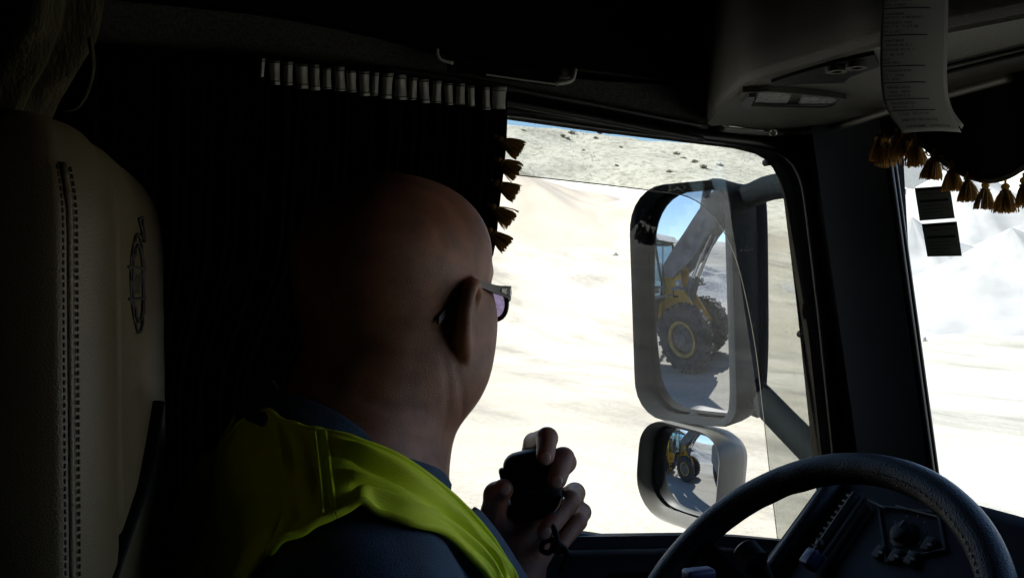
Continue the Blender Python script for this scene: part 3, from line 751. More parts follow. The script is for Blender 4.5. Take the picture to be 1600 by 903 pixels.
# roller blind hanging on two hooks
hb = thing('rolled_blind', 'black rolled-up blind held by two bent metal hooks above the curtain', 'blind', (.5, 1.27, .32))
P0, P1 = onY(702, 98, 1.275), onY(868, 122, 1.275)
q = MB(); q.tube([P0 + (P1 - P0) * k / 11 for k in range(12)], [.013 + .001 * math.sin(k * 2.2) for k in range(12)], 14); q.build('roll', M['softblack'], hb, sharp=40)
q = MB(); q.tube([onY(x, y, 1.262) for x, y in ((760, 117), (788, 121), (830, 127), (868, 132))], .0013, 6); q.build('highlight_line', mat('highlight_paint', (.4, .39, .33), .4), hb)  # thin pale strip painting in the highlight along the roll's lower edge
q = MB(); q.tube(spline([onY(x, y, 1.262) for x, y in ((683, 76), (684, 86), (690, 94), (708, 99))], 14), .0024, 6)
q.tube(spline([onY(x, y, 1.262) for x, y in ((869, 131), (884, 129), (895, 124), (899, 108))], 14), .0030, 6); q.build('hook', mat('hook_paint', (.5, .48, .40), .4), hb, True)
q = MB(); q.box(onY(885, 115, 1.272), (.022, .012, .014), None, .004); q.build('end_cap', M['header'], hb, sharp=40)

# ---------------------------------------------------------------- overhead console
oc = thing('overhead_console', 'overhead console with two reading lamps and grained front edge', 'console', (.85, .7, .25))
ZC = .25
ip = spline([onZ(x, y, ZC) for x, y in ((1104, 189), (1122, 166), (1148, 140), (1178, 121), (1240, 103), (1310, 83), (1375, 63), (1480, 42), (1600, 18), (1720, -8))], 60)
op = spline([onZ(x, y, ZC) for x, y in ((1112, 192), (1150, 197), (1200, 201), (1250, 200), (1310, 191), (1400, 163), (1480, 141), (1600, 108), (1720, 76))], 60)
yend = -.85
ip.append(V(ip[-1][0], yend, ZC)); op.append(V(op[-1][0], yend, ZC))
secs = []
for i, (a, b) in enumerate(zip(ip, op)):
    d = nrm(b - a) * min(1, np.linalg.norm(b - a) / .08)
    secs.append([a * 1.0, a + d * .006 + V(0, 0, -.005), a * .7 + b * .3 + V(0, 0, -.004), a * .3 + b * .7 + V(0, 0, -.006), b + V(0, 0, -.002), b + V(.02, 0, .03), b + V(.03, 0, .3), a + V(0, 0, .3)])
q = MB(); q.loft(secs); q.build('underside', M['header'], oc, sharp=30)
secs = []
for i, (a, b) in enumerate(zip(ip, op)):
    d = nrm(V(b[0] - a[0], b[1] - a[1], 0)); k = min(1, .25 + i / 14)
    secs.append([a + d * .004 + V(0, 0, .004), a - d * .004 * k + V(0, 0, -.003), a - d * .016 * k + V(0, 0, .004), a - d * .026 * k + V(0, 0, .026), a - d * .03 * k + V(0, 0, .07), a - d * .022 * k + V(0, 0, .3), a + V(0, 0, .3)])
q = MB(); q.loft(secs); q.build('fascia', mat('grained_fascia', (.055, .052, .042), .5, var=.1, bump=.5, bscale=900), oc, sharp=50)
q = MB(); q.tube([p + V(0, 0, -.006) for p in op[3:52]], .0055, 8); q.build('lip', mat('lip_grey', (.20, .20, .17), .45), oc, True)
for o_ in (.30, .42):
    pass
q = MB()
for k in (.45, .56): q.tube([a * (1 - k) + b * k + V(0, 0, -.0075) for a, b in zip(ip[38:59], op[38:59])], .0022, 6)
q.build('groove', M['black'], oc, True)
# reading lamp: recess bezel, two lenses, rocker
zb = ZC - .0085
def zq(pts, z=zb): return [onZ(x, y, z) for x, y in pts]
lampo = resample(zq([(1152, 150), (1160, 141), (1200, 139), (1300, 148), (1322, 152), (1312, 163), (1290, 167), (1200, 165), (1160, 163)]), 48)
lampi = [p * .9 + np.mean(lampo, axis=0) * .1 for p in lampo]
q = MB(); q.ringplate(lampo, lampi, V(0, 0, .004), V(0, 0, -.003)); rl = q.build('reading_lamp', M['header'], oc, sharp=40)
for pts in (((1184, 143), (1222, 143), (1236, 147), (1229, 161), (1179, 161)), ((1256, 149), (1300, 152), (1310, 155), (1292, 163), (1247, 162))):
    q = MB(); p_ = zq(pts, zb + .001); q.prism(p_, V(0, 0, -.002), V(0, 0, .004)); q.build('lens', M['lens'], rl)
q = MB(); p_ = zq(((1158, 152), (1170, 143), (1180, 143), (1172, 162), (1160, 161)), zb); q.prism(p_, V(0, 0, -.007), V(0, 0, .006)); q.build('rocker_switch', M['greyplastic'], rl)
q = MB(); q.tube(zq([(1180, 162), (1240, 164), (1295, 164)], zb - .002), .0016, 6); q.build('lamp_edge', M['greyplastic'], rl, True)
# dark pocket with two coin holders
q = MB(); p_ = zq([(1205, 128), (1250, 113), (1310, 96), (1366, 84), (1374, 103), (1330, 118), (1318, 128), (1260, 130), (1218, 134)], ZC - .0075); q.prism(p_, V(0, 0, -.0015), V(0, 0, .003)); pk = q.build('storage_pocket', M['black'], oc)
for px, py in ((1307, 109), (1338, 103)):
    q = MB(); c = onZ(px, py, ZC - .012); q.lathe([(.006, .003), (.006, -.003), (.011, -.003), (.012, .003)], c, UV, 18, closed=True); q.build('coin_holder', M['header'], pk, sharp=40)
# wire hook under the console edge
q = MB(); c = onZ(1208, 207, ZC - .025); q.tube(spline([onZ(1130, 196, ZC - .006), onZ(1170, 201, ZC - .009), onZ(1200, 205, ZC - .016)], 10), .0012, 6)
q.build('wire', M['chrome'], oc, True); q = MB(); q.lathe([(.0045 + .0014 * math.cos(a), .0014 * math.sin(a)) for a in np.linspace(0, 2 * math.pi, 8, endpoint=False)], c, nrm(ray(1208, 207)), 18, closed=True); q.build('wire_hook', M['chrome'], oc, True)

# ---------------------------------------------------------------- weighing tickets hanging from the console
def sheet(name, label, left, right, dl, dr, torn=0.0, shift=0.0):
    def even(pts):
        d = np.array(spline([np.array(p, float) for p in pts], 300)); ys_ = np.linspace(d[0, 1], d[-1, 1], 44); return list(zip(np.interp(ys_, d[:, 1], d[:, 0]), ys_))
    Lp = [at(x, y, dl) for x, y in even(left)]; Rp = [at(x + shift, y, dr) for x, y in even(right)]
    t = thing(name, label, 'receipt', Lp[-1], 'weighing tickets')
    def S(u, w, off=0.0):
        t_ = min(max(w, 0), 1) * 43; k = min(int(t_), 42); t_ -= k
        a = Lp[k] * (1 - t_) + Lp[k + 1] * t_; b = Rp[k] * (1 - t_) + Rp[k + 1] * t_
        nn = nrm(np.cross(b - a, Lp[k + 1] - Lp[k])); nn = nn if nn @ a < 0 else -nn
        return a * (1 - u) + b * u + nn * (off + .004 * math.sin(math.pi * u))
    n = 22; v = []; f = []
    for i in range(44):
        for k in range(n + 1):
            w = i / 43
            if torn and i == 43: w += 0
            p = S(k / n, w)
            if torn and i == 43: p = p + V(0, 0, -torn * (k % 2))
            v.append(p)
    for i in range(43):
        for k in range(n): a = i * (n + 1) + k; f.append((a, a + 1, a + n + 2, a + n + 1))
    q = MB(); q.add(v, f); o = q.build('paper', M['paper'], t, True)
    so_ = o.modifiers.new('thickness', 'SOLIDIFY'); so_.thickness = .0003
    return t, S
def text_faces(s, size):
    cu = bpy.data.curves.new('tmp', 'FONT'); cu.body = s; cu.size = size; cu.resolution_u = 2; cu.offset = .018 * size
    ob = bpy.data.objects.new('tmp', cu); COL.objects.link(ob); bpy.context.view_layer.update()
    me = bpy.data.meshes.new_from_object(ob.evaluated_get(bpy.context.evaluated_depsgraph_get()))
    v = np.array([p.co[:] for p in me.vertices]); f = [tuple(p.vertices) for p in me.polygons]
    bpy.data.objects.remove(ob); bpy.data.curves.remove(cu); bpy.data.meshes.remove(me)
    return v, f
t2, S2 = sheet('weighing_ticket', 'rear ticket sheet with torn edge curling out behind the printed one', ((1384, -40), (1381, 60), (1383, 120), (1392, 165), (1416, 203)), ((1482, -40), (1481, 60), (1480, 130), (1488, 170), (1506, 196)), .905, .92, torn=.0035)
t1, S1 = sheet('weighing_ticket', 'long printed paper ticket hanging from the overhead console', ((1380, -40), (1376, 60), (1376, 120), (1384, 168), (1411, 208)), ((1481, -40), (1478, 60), (1477, 130), (1485, 172), (1502, 207)), .885, .905)
q = MB(); WID = 100.0
def line(s, u0, w, h=.0195, wide=.6):
    v, f = text_faces(s, 1.0); v = v[:, :2]; wd = v[:, 0].max()
    k = wide / wd
    q.add([S1(u0 + x * k, w - y * h, .0007) for x, y in v], f)
def scrawl(u0, u1, w, h=.0135):
    x = u0
    while x < u1:
        c = random.uniform(.018, .034)
        if random.random() > .16:
            a = w - h * random.uniform(.8, 1.0); ww = c * random.uniform(.55, .85)
            for (d0, d1, e0, e1) in random.choice((((0, .3, 0, 1), (.3, 1, .4, .6), (.75, 1, 0, 1)), ((0, .3, 0, 1), (.3, 1, 0, .22), (.3, 1, .8, 1)), ((.35, .65, 0, 1), (0, 1, .8, 1)), ((0, 1, 0, .2), (.7, 1, .2, 1), (0, .3, .5, 1)))):
                q.add([S1(x + ww * d0, w - h * e0, .0007), S1(x + ww * d1, w - h * e0, .0007), S1(x + ww * d1, w - h * e1, .0007), S1(x + ww * d0, w - h * e1, .0007)], [(0, 1, 2, 3)])
        x += c
def rule(w, u1=.62, u0=.03):
    n = 10; pts = [(u0 + (u1 - u0) * k / n) for k in range(n + 1)]
    q.add([S1(u, w, .0007) for u in pts] + [S1(u, w + .0065, .0007) for u in pts], [(k, k + 1, n + 2 + k, n + 1 + k) for k in range(n)])
PY = lambda y: (y + 40) / 248.0
scrawl(.04, .4, PY(4)); scrawl(.03, .3, PY(11)); rule(PY(14), .70)
line('ORIGEN', .05, PY(25), wide=.24); scrawl(.04, .62, PY(31)); scrawl(.03, .42, PY(39)); scrawl(.03, .50, PY(45)); scrawl(.03, .26, PY(53)); rule(PY(56), .66)
line('DESTINO', .05, PY(67), wide=.26); scrawl(.04, .40, PY(74)); scrawl(.03, .46, PY(81)); scrawl(.04, .30, PY(89)); scrawl(.03, .10, PY(96)); scrawl(.03, .24, PY(101)); rule(PY(104), .64)
line('CONDUCTOR', .05, PY(114), wide=.37); scrawl(.05, .30, PY(121)); scrawl(.05, .24, PY(127)); rule(PY(130), .64)
line('VEHICULO', .06, PY(140), wide=.33); scrawl(.07, .38, PY(147)); scrawl(.06, .40, PY(153)); rule(PY(156), .66)
line('PRODUCTO', .08, PY(165), wide=.34); scrawl(.08, .36, PY(171.5)); rule(PY(174), .70)
scrawl(.08, .56, PY(182)); line('NETO: 27160 Kg', .10, PY(191.5), wide=.54); line('CONFORME    CONDUCTOR', .08, PY(201.5), wide=.74)
q.build('printing', M['ink'], t1)

# unseen sheet added over the passenger's half of the windscreen to cut the light
q = MB(); q.loft([[V(scr(y, z) - .03 - t_, y, z) for z in np.linspace(.33, -.42, 10)] for t_ in (0,) for y in np.linspace(.14, -.88, 14)], closed=False)
wb_ = q.build('screen_light_block', M['softblack'], None, False, (1.0, -.3, 0)); sm = wb_.modifiers.new('thickness', 'SOLIDIFY'); sm.thickness = .004
tag(wb_, 'unseen black sheet added to block light at the passenger half of the windscreen', 'blind')
# ---------------------------------------------------------------- dashboard
db = thing('dashboard', 'black dashboard behind the steering wheel', 'dashboard', (.95, .2, -.6))
DA, DB_ = V(.910, -.272), V(.800, -.391)     # (x, z) of the rear face: upper edge, lower edge
secs = []
for y, k in ((1.225, 0), (1.21, .004), (1.15, .006), (.9, .006), (.5, .0), (.2, -.02), (-.3, -.04), (-.88, -.04)):
    secs.append([V(x, y, z + k) for x, z in ((1.15, -.44), (1.16, -.345), (1.06, -.315), (.95, -.275), (.925, -.267), (.907, -.274), (.80, -.391), (.74, -.46), (.70, -.56), (.72, -.80), (1.1, -.85))])
q = MB(); q.loft(secs); q.build('dash_top', M['black'], db, sharp=35)
dn = nrm(V(-(DA[1] - DB_[1]), 0, (DA[0] - DB_[0]))); dn = dn if dn[0] < 0 else -dn
P0d = V(DA[0], 1.0, DA[1] + .006)
dn = nrm(np.cross(V(0, 1, 0), V(DA[0] - DB_[0], 0, DA[1] - DB_[1]))); dn = dn if dn[0] < 0 else -dn
du = nrm(V(DA[0] - DB_[0], 0, DA[1] - DB_[1]))
def D(px, py, off=0.0):
    r = ray(px, py); t = ((P0d + dn * off) @ dn) / (r @ dn); return r * t
# padded edge tube at the door end
q = MB(); q.tube([D(1312, 742, .006), D(1262, 812, .008), D(1206, 890, .008), D(1180, 930, .006)], .012, 12); q.build('grab_rail', M['rim'], db, True)
# toothed vent slider strip with a ball and blue cap
st = MB(); a, b = D(1338, 772, .012), D(1272, 868, .012); st.tube([a, b], .0065, 8); st.tube([D(1352, 778, .012), D(1290, 868, .012)], .003, 6)
st.build('vent_slider', M['trim'], db, sharp=40)
q = MB()
for k in range(11):
    p = a + (b - a) * (k + .5) / 11; q.box(p + V(0, .010, .0), (.003, .012, .003))
q.build('slider_tooth', M['greyplastic'], db)
q = MB(); q.sphere(D(1281, 849, .018), .006, 12, 8); q.build('slider_ball', M['greyplastic'], db, True)
q = MB(); q.box(D(1269, 874, .016), (.026, .022, .022), np.stack([du, V(0, 1, 0), dn], 1), .005); q.build('blue_cap', M['blue'], db, sharp=40)
q = MB(); c = D(1414, 836, .0); q.lathe([(.019, .0), (.019, .003), (.0145, .005), (.0135, .012), (.011, .0135), (0, .0135)], c, dn, 26); kn = q.build('rotary_knob', M['black'], db, sharp=40)
q = MB(); q.box(c + dn * .014 + du * .008, (.009, .002, .002), np.stack([du, V(0, 1, 0), dn], 1)); q.build('pointer', M['greyplastic'], kn)
q = MB()
for k in range(9):
    u = math.radians(-130 + 260 * k / 8); q.box(c + (du * math.cos(u) + V(0, 1, 0) * math.sin(u)) * .030 + dn * .001, (.0035, .0014, .001), np.stack([du, V(0, 1, 0), dn], 1))
q.build('dial_mark', M['sticker'], db)
for px, py, nm in ((1375, 862, 'warning_switch'), (1400, 868, 'rocker_switch'), (1425, 872, 'rocker_switch'), (1452, 850, 'rocker_switch')):
    q = MB(); q.box(D(px, py, .004), (.020, .016, .008), np.stack([du, V(0, 1, 0), dn], 1), .003); o_ = q.build(nm, M['trim'], db, sharp=40)
    q = MB(); q.box(D(px, py, .0085), (.003, .008, .001), np.stack([du, V(0, 1, 0), dn], 1)); q.build('switch_symbol', M['sticker'], o_)
q = MB(); q.tube([D(1353, 780, .006), D(1382, 793, .006)], .0016, 6); q.tube([D(1400, 790, .004), D(1470, 808, .004)], .0012, 6); q.build('trim_line', M['sticker'], db)
q = MB(); q.ringplate([D(*p, .002) for p in ((1372, 790), (1468, 800), (1480, 860), (1385, 880))], [D(*p, .002) for p in ((1375, 793), (1465, 803), (1476, 858), (1388, 877))], dn * 0, dn * .003); q.build('panel_edge', M['trim'], db)

# ---------------------------------------------------------------- steering wheel, column, stalk
WCc = V(.654, .945, -.392); tl = .859; Rw = .2318; rw = .0194
yw = .199; wa = V(math.cos(tl) * math.cos(yw), math.cos(tl) * math.sin(yw), math.sin(tl)); wb = V(-math.sin(yw), math.cos(yw), 0); wn_ = np.cross(wa, wb)
sw = thing('steering_wheel', 'black leather steering wheel seen from its left side', 'steering wheel', WCc)
v = []; f = []; NU, NV = 160, 20
for i in range(NU):
    u = 2 * math.pi * i / NU; c = wa * math.cos(u) + wb * math.sin(u)
    for k in range(NV):
        w = 2 * math.pi * k / NV; r_ = rw * (1 + .035 * mnoise.noise(Vector((i * .11, k * .4, 2))) + (.05 if abs(math.sin(w + .0)) < .0 else 0))
        # slack in the cover on the inner side of the rim
        if math.cos(w) < -.3: r_ *= 1 + .05 * mnoise.noise(Vector((i * .35, 5, 1)))
        v.append(WCc + c * (Rw + r_ * math.cos(w)) + wn_ * r_ * math.sin(w))
for i in range(NU):
    for k in range(NV):
        i2, k2 = (i + 1) % NU, (k + 1) % NV; f.append((i * NV + k, i2 * NV + k, i2 * NV + k2, i * NV + k2))
q = MB(); q.add(v, f); q.build('rim', M['rim'], sw, True)
q = MB()
for i in range(150):
    u = 2 * math.pi * i / 150; c = wa * math.cos(u) + wb * math.sin(u); tg = -wa * math.sin(u) + wb * math.cos(u)
    w = math.radians(128); p = WCc + c * (Rw + (rw + .0005) * math.cos(w)) + wn_ * (rw + .0005) * math.sin(w)
    q.tube([p - tg * .0022 - c * .001, p + tg * .0022 + c * .001], .0007, 4)
q.build('stitching', M['trim'], sw)
hubp = WCc - wn_ * .045
q = MB(); q.loft([[hubp + wa * x * k + wb * y * k + wn_ * h for x, y in resample(rrect(.15, .17, .05), 40)] for h, k in ((-.03, .7), (-.02, .95), (0, 1), (.018, .97), (.026, .85), (.028, .4))]); q.build('hub', M['black'], sw, sharp=40)
for ang in (20, 160, 232, 308):
    u = math.radians(ang + 0); d = wb * math.cos(u) + wa * math.sin(u)
    q = MB(); q.tube(spline([hubp + d * .06, hubp + d * .13 + wn_ * .012, WCc + d * (Rw - .012)], 10), [.022, .021, .02, .019, .018, .017, .016, .015, .014, .013], 10, flat=.45, up=wn_); q.build('spoke', M['black'], sw, True)
sc_ = thing('steering_column', 'black steering column with a thick switch stalk', 'steering column', hubp - wn_ * .2)
q = MB(); q.tube([hubp - wn_ * .032, hubp - wn_ * .10, hubp - wn_ * .34], [.05, .055, .06], 20); q.build('shroud', M['black'], sc_, sharp=40)
p0 = hubp - wn_ * .07 + wb * .05; p3 = at(1160, 856, 1.13); p2 = at(1182, 880, 1.11)
q = MB(); q.tube([p0, p0 * .4 + p2 * .6, p2], [.010, .010, .012], 10); q.tube([p2 * .9 + p3 * .1, p2, p3 * .8 + p2 * .2, p3], [.013, .016, .017, .011], 12); q.build('switch_stalk', M['black'], sc_, sharp=40)
q = MB(); q.box(at(1092, 899, 1.10), (.035, .02, .016), None, .004); q.build('stalk_button', M['blue'], sc_, sharp=40)
# ---------------------------------------------------------------- tassels, curtains, valance
def tassel_mesh(seed, n=95, Lh=.034, wid=.0145):
    rg = np.random.default_rng(seed); q = MB()
    q.sphere((0, 0, -.003), (.0052, .0052, .0045), 12, 8); q.tube([V(0, 0, .006), V(0, 0, 0)], .0016, 6)
    q.tube([V(.0055 * math.cos(a), .0055 * math.sin(a), -.0085) for a in np.linspace(0, 2 * math.pi, 13)], .0011, 5)
    for k in range(n):
        a = rg.uniform(0, 2 * math.pi); rr = math.sqrt(rg.random()); d = V(math.cos(a), math.sin(a), 0)
        w = wid * rr * rg.uniform(.85, 1.1); l = Lh * rg.uniform(.94, 1.03)
        if rg.random() < .03: w *= 1.25
        p = [V(0, 0, -.006) + d * .003 * rr, V(0, 0, -l * .45) + d * (w * .62), V(0, 0, -l * .8) + d * w * .95, V(0, 0, -l) + d * w * rg.uniform(.92, 1.08)]
        q.tube(p, [.0009, .0009, .0008, .0006], 4)
    return q
def tassels(parent, spec):
    """copies of three tassel meshes as parts of the parent; spec: (point, drop direction, scale)"""
    base = []
    for i, (p, d, s) in enumerate(spec):
        if i < 3: o = tassel_mesh(20 + i).build('tassel', M['gold'], None, False, (0, 0, 0)); base.append(o)
        else: o = base[i % 3].copy(); COL.objects.link(o)
        o.parent = parent; o.location = np.asarray(p) + V(0, 0, CZ) - ORG[parent.name]
        o.rotation_euler = Vector(-np.asarray(d)).to_track_quat('Z', 'Y').to_euler(); o.rotation_euler.rotate_axis('Z', i * 1.7)
        o.scale = (s, s, s)

# pleated side curtain
YC = 1.325
cu = thing('window_curtain', 'dark pleated plush curtain with white heading tape beside the driver\'s window', 'curtain', (.2, YC, .28))
xa, xb = -.10, onY(790, 150, YC)[0]
ncol, nrow = 400, 30
ztop = .287
def pleat(u, w):
    ph = u * 2 * math.pi * 32 + .7 * math.sin(u * 23) + .5 * math.sin(u * 51)
    A = (.009 + .005 * math.sin(u * 37 + 2 * math.sin(u * 11))) * (1 + .25 * math.sin(w * 3 + u * 20)) * (.75 + .4 * w)
    return ph, A
v = []; f = []
for i in range(ncol + 1):
    u = i / ncol; x0 = xa + (xb - xa) * u
    for k in range(nrow + 1):
        w = k / nrow; z = ztop - w * .70
        ph, A = pleat(u, w)
        draw = (.020 * sstep(.05, .35, w) + .13 * sstep(.30, .62, w)) * u                       # front edge is pulled back lower down
        v.append(V(x0 - draw + .003 * math.sin(ph * .5 + w * 4), YC - A * (math.cos(ph)) - .006 * w, z - .006 * u))
for i in range(ncol):
    for k in range(nrow): a = i * (nrow + 1) + k; f.append((a, a + 1, a + nrow + 2, a + nrow + 1))
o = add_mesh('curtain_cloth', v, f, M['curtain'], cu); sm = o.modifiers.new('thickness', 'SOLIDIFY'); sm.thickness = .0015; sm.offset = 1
# heading tape: visible on the fronts of the pleats
q = MB(); xt = [404, 421, 443, 462, 485, 504, 522, 541, 561, 580, 596, 616, 638, 655, 675, 694, 712, 730, 753, 768]
xe = [414, 438, 458, 482, 500, 518, 540, 557, 578, 592, 614, 636, 652, 671, 690, 708, 727, 742, 766, 791]
for i, (p, e) in enumerate(zip(xt, xe)):
    t_ = (p - 404) / 387; sk_ = random.uniform(-2.5, 2.5); sw_ = random.uniform(-.14, .12); ty = 92 + t_ * 49 + random.uniform(-2.5, 2); by = 129 + t_ * 46 + random.uniform(-2, 3)
    if i == 0: by -= 6
    secs = []
    for k in range(9):
        s = k / 8; xx = p + (e - p) * s; dep = YC - .0145 - .006 * math.sin(math.pi * s) 
        col = []
        for j in range(7):
            w = j / 6; nar = 1 + .10 * math.cos(w * math.pi * 2) * (1 if s > .5 else -1) * 0
            xq = (p + e) / 2 + (xx - (p + e) / 2) * (1.0 - .10 * math.sin(math.pi * w) + sw_ * (w - .5)) + sk_ * (w - .5); col.append(onY(xq, ty + (by - ty) * w, dep - .001 * math.sin(w * 9)))
        secs.append(col)
    n = 7
    q.add([c for s_ in secs for c in s_], [(a * n + b, a * n + b + 1, (a + 1) * n + b + 1, (a + 1) * n + b) for a in range(8) for b in range(6)])
o = q.build('heading_tape', M['tape'], cu, True); sm = o.modifiers.new('thickness', 'SOLIDIFY'); sm.thickness = .0012
q = MB()
for i, (p, e) in enumerate(zip(xt, xe)):
    t_ = (p - 404) / 387
    for dy in (4, 33):
        y0 = 92 + t_ * 49 + dy; q.tube([onY(p + (e - p) * s, y0, YC - .0168 - .006 * math.sin(math.pi * s)) for s in (.05, .3, .5, .7, .95)], .0006, 4)
q.build('stitching', M['thread'], cu)
q = MB(); q.tube([V(xa, YC + .02, .296), V(.66, YC + .02, .290)], .006, 8); q.build('curtain_rail', M['black'], cu, True)
edge = lambda py: onY(float(np.interp(py, [180, 300, 390], [783, 771, 758])), py, YC - .012)
tassels(cu, [(edge(y), nrm(V(.86, -.1, -.55 + r)), 1.05) for y, r in ((216, .05), (249, .0), (284, .08), (322, -.05), (359, -.08))])

# gathered bunk curtain at the upper left
bc = thing('bunk_curtain', 'gathered brown woven bunk curtain at the upper left', 'curtain', at(60, 60, .66))
secs = []; NS = 90
ctl = [(-60, -60, .164), (-60, 0, .162), (-62, 60, .156), (-75, 110, .146), (-92, 150, .134), (-98, 200, .12), (-100, 260, .11)]
for i in range(30):
    t_ = i / 29 * (len(ctl) - 1); k = min(int(t_), len(ctl) - 2); g = t_ - k; cx_, cy_, hw = [ctl[k][j] * (1 - g) + ctl[k + 1][j] * g for j in range(3)]
    c = at(cx_, cy_, .70); ring = []
    for j in range(NS):
        a = 2 * math.pi * j / NS; fold = 1 + .09 * math.sin(9 * a + .5 * math.sin(i * .2)) + .04 * math.sin(17 * a + i * .1)
        ring.append(c + (RV * math.cos(a) * hw * .545 + FV * math.sin(a) * hw * .40) * fold)
    secs.append(ring)
q = MB(); q.loft(secs); q.build('gathered_cloth', M['weave'], bc, True)
q = MB(); q.tube(spline([at(x, y, .69) for x, y in ((140, 60), (145, 95), (143, 120), (132, 152), (118, 168), (100, 172))], 20), .0035, 8, flat=.5); q.build('tie_strap', M['weave'], bc, True)

# scalloped valance with tassels along the windscreen top
XV = .955
va = thing('windscreen_valance', 'black scalloped valance with gold tassels across the windscreen top', 'valance', (XV, .5, .2))
def cloth(pts_low, ztop_, m_, nm, bulge=.02, x0=XV):
    low = spline(pts_low, 60); v = []; f = []
    for i, p in enumerate(low):
        for k in range(14):
            w = k / 13; z = ztop_ * (1 - w) + p[2] * w
            v.append(V(p[0] + bulge * math.sin(math.pi * w) * .6 + .004 * math.sin(i * .55) * (1 - w * .3), p[1], z))
    for i in range(59):
        for k in range(13): a = i * 14 + k; f.append((a, a + 1, a + 15, a + 14))
    o = add_mesh(nm, v, f, m_, va); s_ = o.modifiers.new('thickness', 'SOLIDIFY'); s_.thickness = .003; return low
sc1 = [(1372, 214), (1400, 214), (1425, 218), (1445, 228), (1462, 243), (1485, 260), (1510, 274), (1540, 283), (1566, 281), (1590, 271), (1612, 256), (1640, 248), (1672, 262), (1720, 280)]
lowp = [onX(x, y, XV) for x, y in sc1]
p_end = lowp[-1]
yy = p_end[1]; extra = []
for k in range(1, 12): extra.append(V(XV, yy - k * .13, .13 + .03 * math.cos(k * math.pi)))
low = cloth(lowp + extra, .34, M['softblack'], 'valance_cloth')
q = MB(); q.tube([p + V(-.003, 0, 0) for p in low], .003, 6); q.build('edge_braid', M['weave'], va, True)
def braid(px, py): return onX(px, py, XV - .004)
tassels(va, [(braid(x, y), nrm(V(.0, r, -1)), s) for x, y, r, s in ((1384, 216, -.1, 1.15), (1375, 210, .1, 1.1), (1401, 208, -.1, 1.05), (1430, 217, -.05, 1.1), (1415, 203, .15, 1.0), (1460, 238, .18, 1.05), (1487, 257, 0, 1.0), (1512, 275, .0, .95), (1540, 286, .1, .95), (1571, 288, .0, 1.0), (1600, 278, -.1, 1.0), (1626, 262, 0, 1.0))])
# looped yarn of the braid
q = MB(); rg = np.random.default_rng(5)
for (x, y) in ((1445, 228), (1452, 232), (1460, 240), (1470, 246), (1437, 222), (1478, 254), (1422, 216), (1410, 214), (1393, 216), (1380, 218), (1372, 212)):
    c = braid(x, y); pts = [c + V(0, .006 * math.cos(a) * rg.uniform(.7, 1.2), -.004 + .006 * math.sin(a)) for a in np.linspace(0, 2 * math.pi, 9)]; q.tube(pts, .0011, 5)
q.build('yarn_loop', M['gold'], va)

# ---------------------------------------------------------------- driver's seat
se = thing('driver_seat', 'beige leather driver\'s seat with stitched bolster and dark round emblem', 'seat', (-.15, .9, -.9))
def seat_section(z):
    """plan outline of the backrest at height z; grows and tips back towards the base"""
    k = sstep(-.9, .2, z)
    yn = .60 - .055 * (1 - k) ; lean = .006 - .012 * k
    h = (z - .033) / .069
    top = 0 if z < .033 else 1 - math.sqrt(max(0, 1 - min(1, h) ** 2))
    pts = [(-.26, yn + .03), (-.235, yn + .004), (-.16, yn - .004), (-.075, yn - .004), (-.050, yn), (-.048, yn + .006), (-.044, yn + .012), (-.036, yn + .028), (-.030, yn + .045), (-.027, yn + .065), (-.027, yn + .084), (-.031, yn + .091), (-.026, yn + .098),
           (-.018, yn + .15), (-.012, yn + .22), (-.006, yn + .28), (.000, yn + .35), (.000, yn + .39), (-.012, yn + .43), (-.05, yn + .48), (-.12, yn + .51), (-.24, yn + .50), (-.28, yn + .45), (-.285, yn + .25), (-.28, yn + .08)]
    c = V(-.15, yn + .25)
    out = []
    for x, y in pts:
        x2 = c[0] + (x - c[0]) * (1 - .24 * top); y2 = c[1] + (y - c[1]) * (1 - .13 * top)
        out.append(V(x2 + lean, y2, z))
    return out
zs2 = list(np.linspace(-.80, .01, 36)) + [.033, .046, .058, .068, .076, .083, .089, .094, .098, .1005, .1015]
secs = [[p for p in seat_section(z)] for z in zs2]
full = []
for s_ in secs: full.append(resample(s_, 150))
q = MB(); q.loft(full); bk_ = q.build('backrest', M['leather'], se, True)
# double row of stitches and piping along the bolster
def along(idx, off, z0=-.62, z1=.07, n=90):
    out = []
    for z in np.linspace(z0, z1, n):
        s_ = seat_section(z); p = s_[idx]; c = np.mean(s_, axis=0); d = nrm(V(p[0] - c[0], p[1] - c[1], 0)); out.append(p + d * off)
    return out
q = MB()
for idx in (4, 6):
    L_ = along(idx, .0012, n=170)
    for k in range(0, len(L_) - 1): q.tube([L_[k] * .9 + L_[k + 1] * .1, L_[k] * .3 + L_[k + 1] * .7], .0007, 5)
q.build('stitching', M['thread'], bk_)
q = MB(); q.tube(along(5, -.0012), .0032, 8); q.tube(along(11, -.001, z1=.04), .0022, 8); q.build('piping', M['leather'], bk_, True)
# emblem: ring, arrow, bar and letters debossed in the front face
ec_y, ec_z, er = .762, .004, .035
def E_(a, b, off=.0012):
    a = a * 1.2
    z = ec_z + b; s_ = resample(seat_section(z), 150); y = ec_y + a
    cand = [(p[0], p) for p, n__ in zip(s_, s_[1:]) if min(p[1], n__[1]) <= y <= max(p[1], n__[1]) ]
    x = max(c[0] for c in cand) if cand else -.05
    return V(x + off, y, z)
q = MB()
for r_ in (er, er * .78): q.tube([E_(r_ * math.cos(u) * .8, r_ * 1.0 * math.sin(u)) for u in np.linspace(0, 2 * math.pi, 60)], .0012, 5)
for bz in (.011, -.011): q.tube([E_(a, bz) for a in np.linspace(-.034, .034, 12)], .0012, 5)
q.tube([E_(.017, .031), E_(.027, .043)], .0013, 5)
q.tube([E_(.014, .047), E_(.033, .050), E_(.031, .032), E_(.014, .047)], .0013, 5)
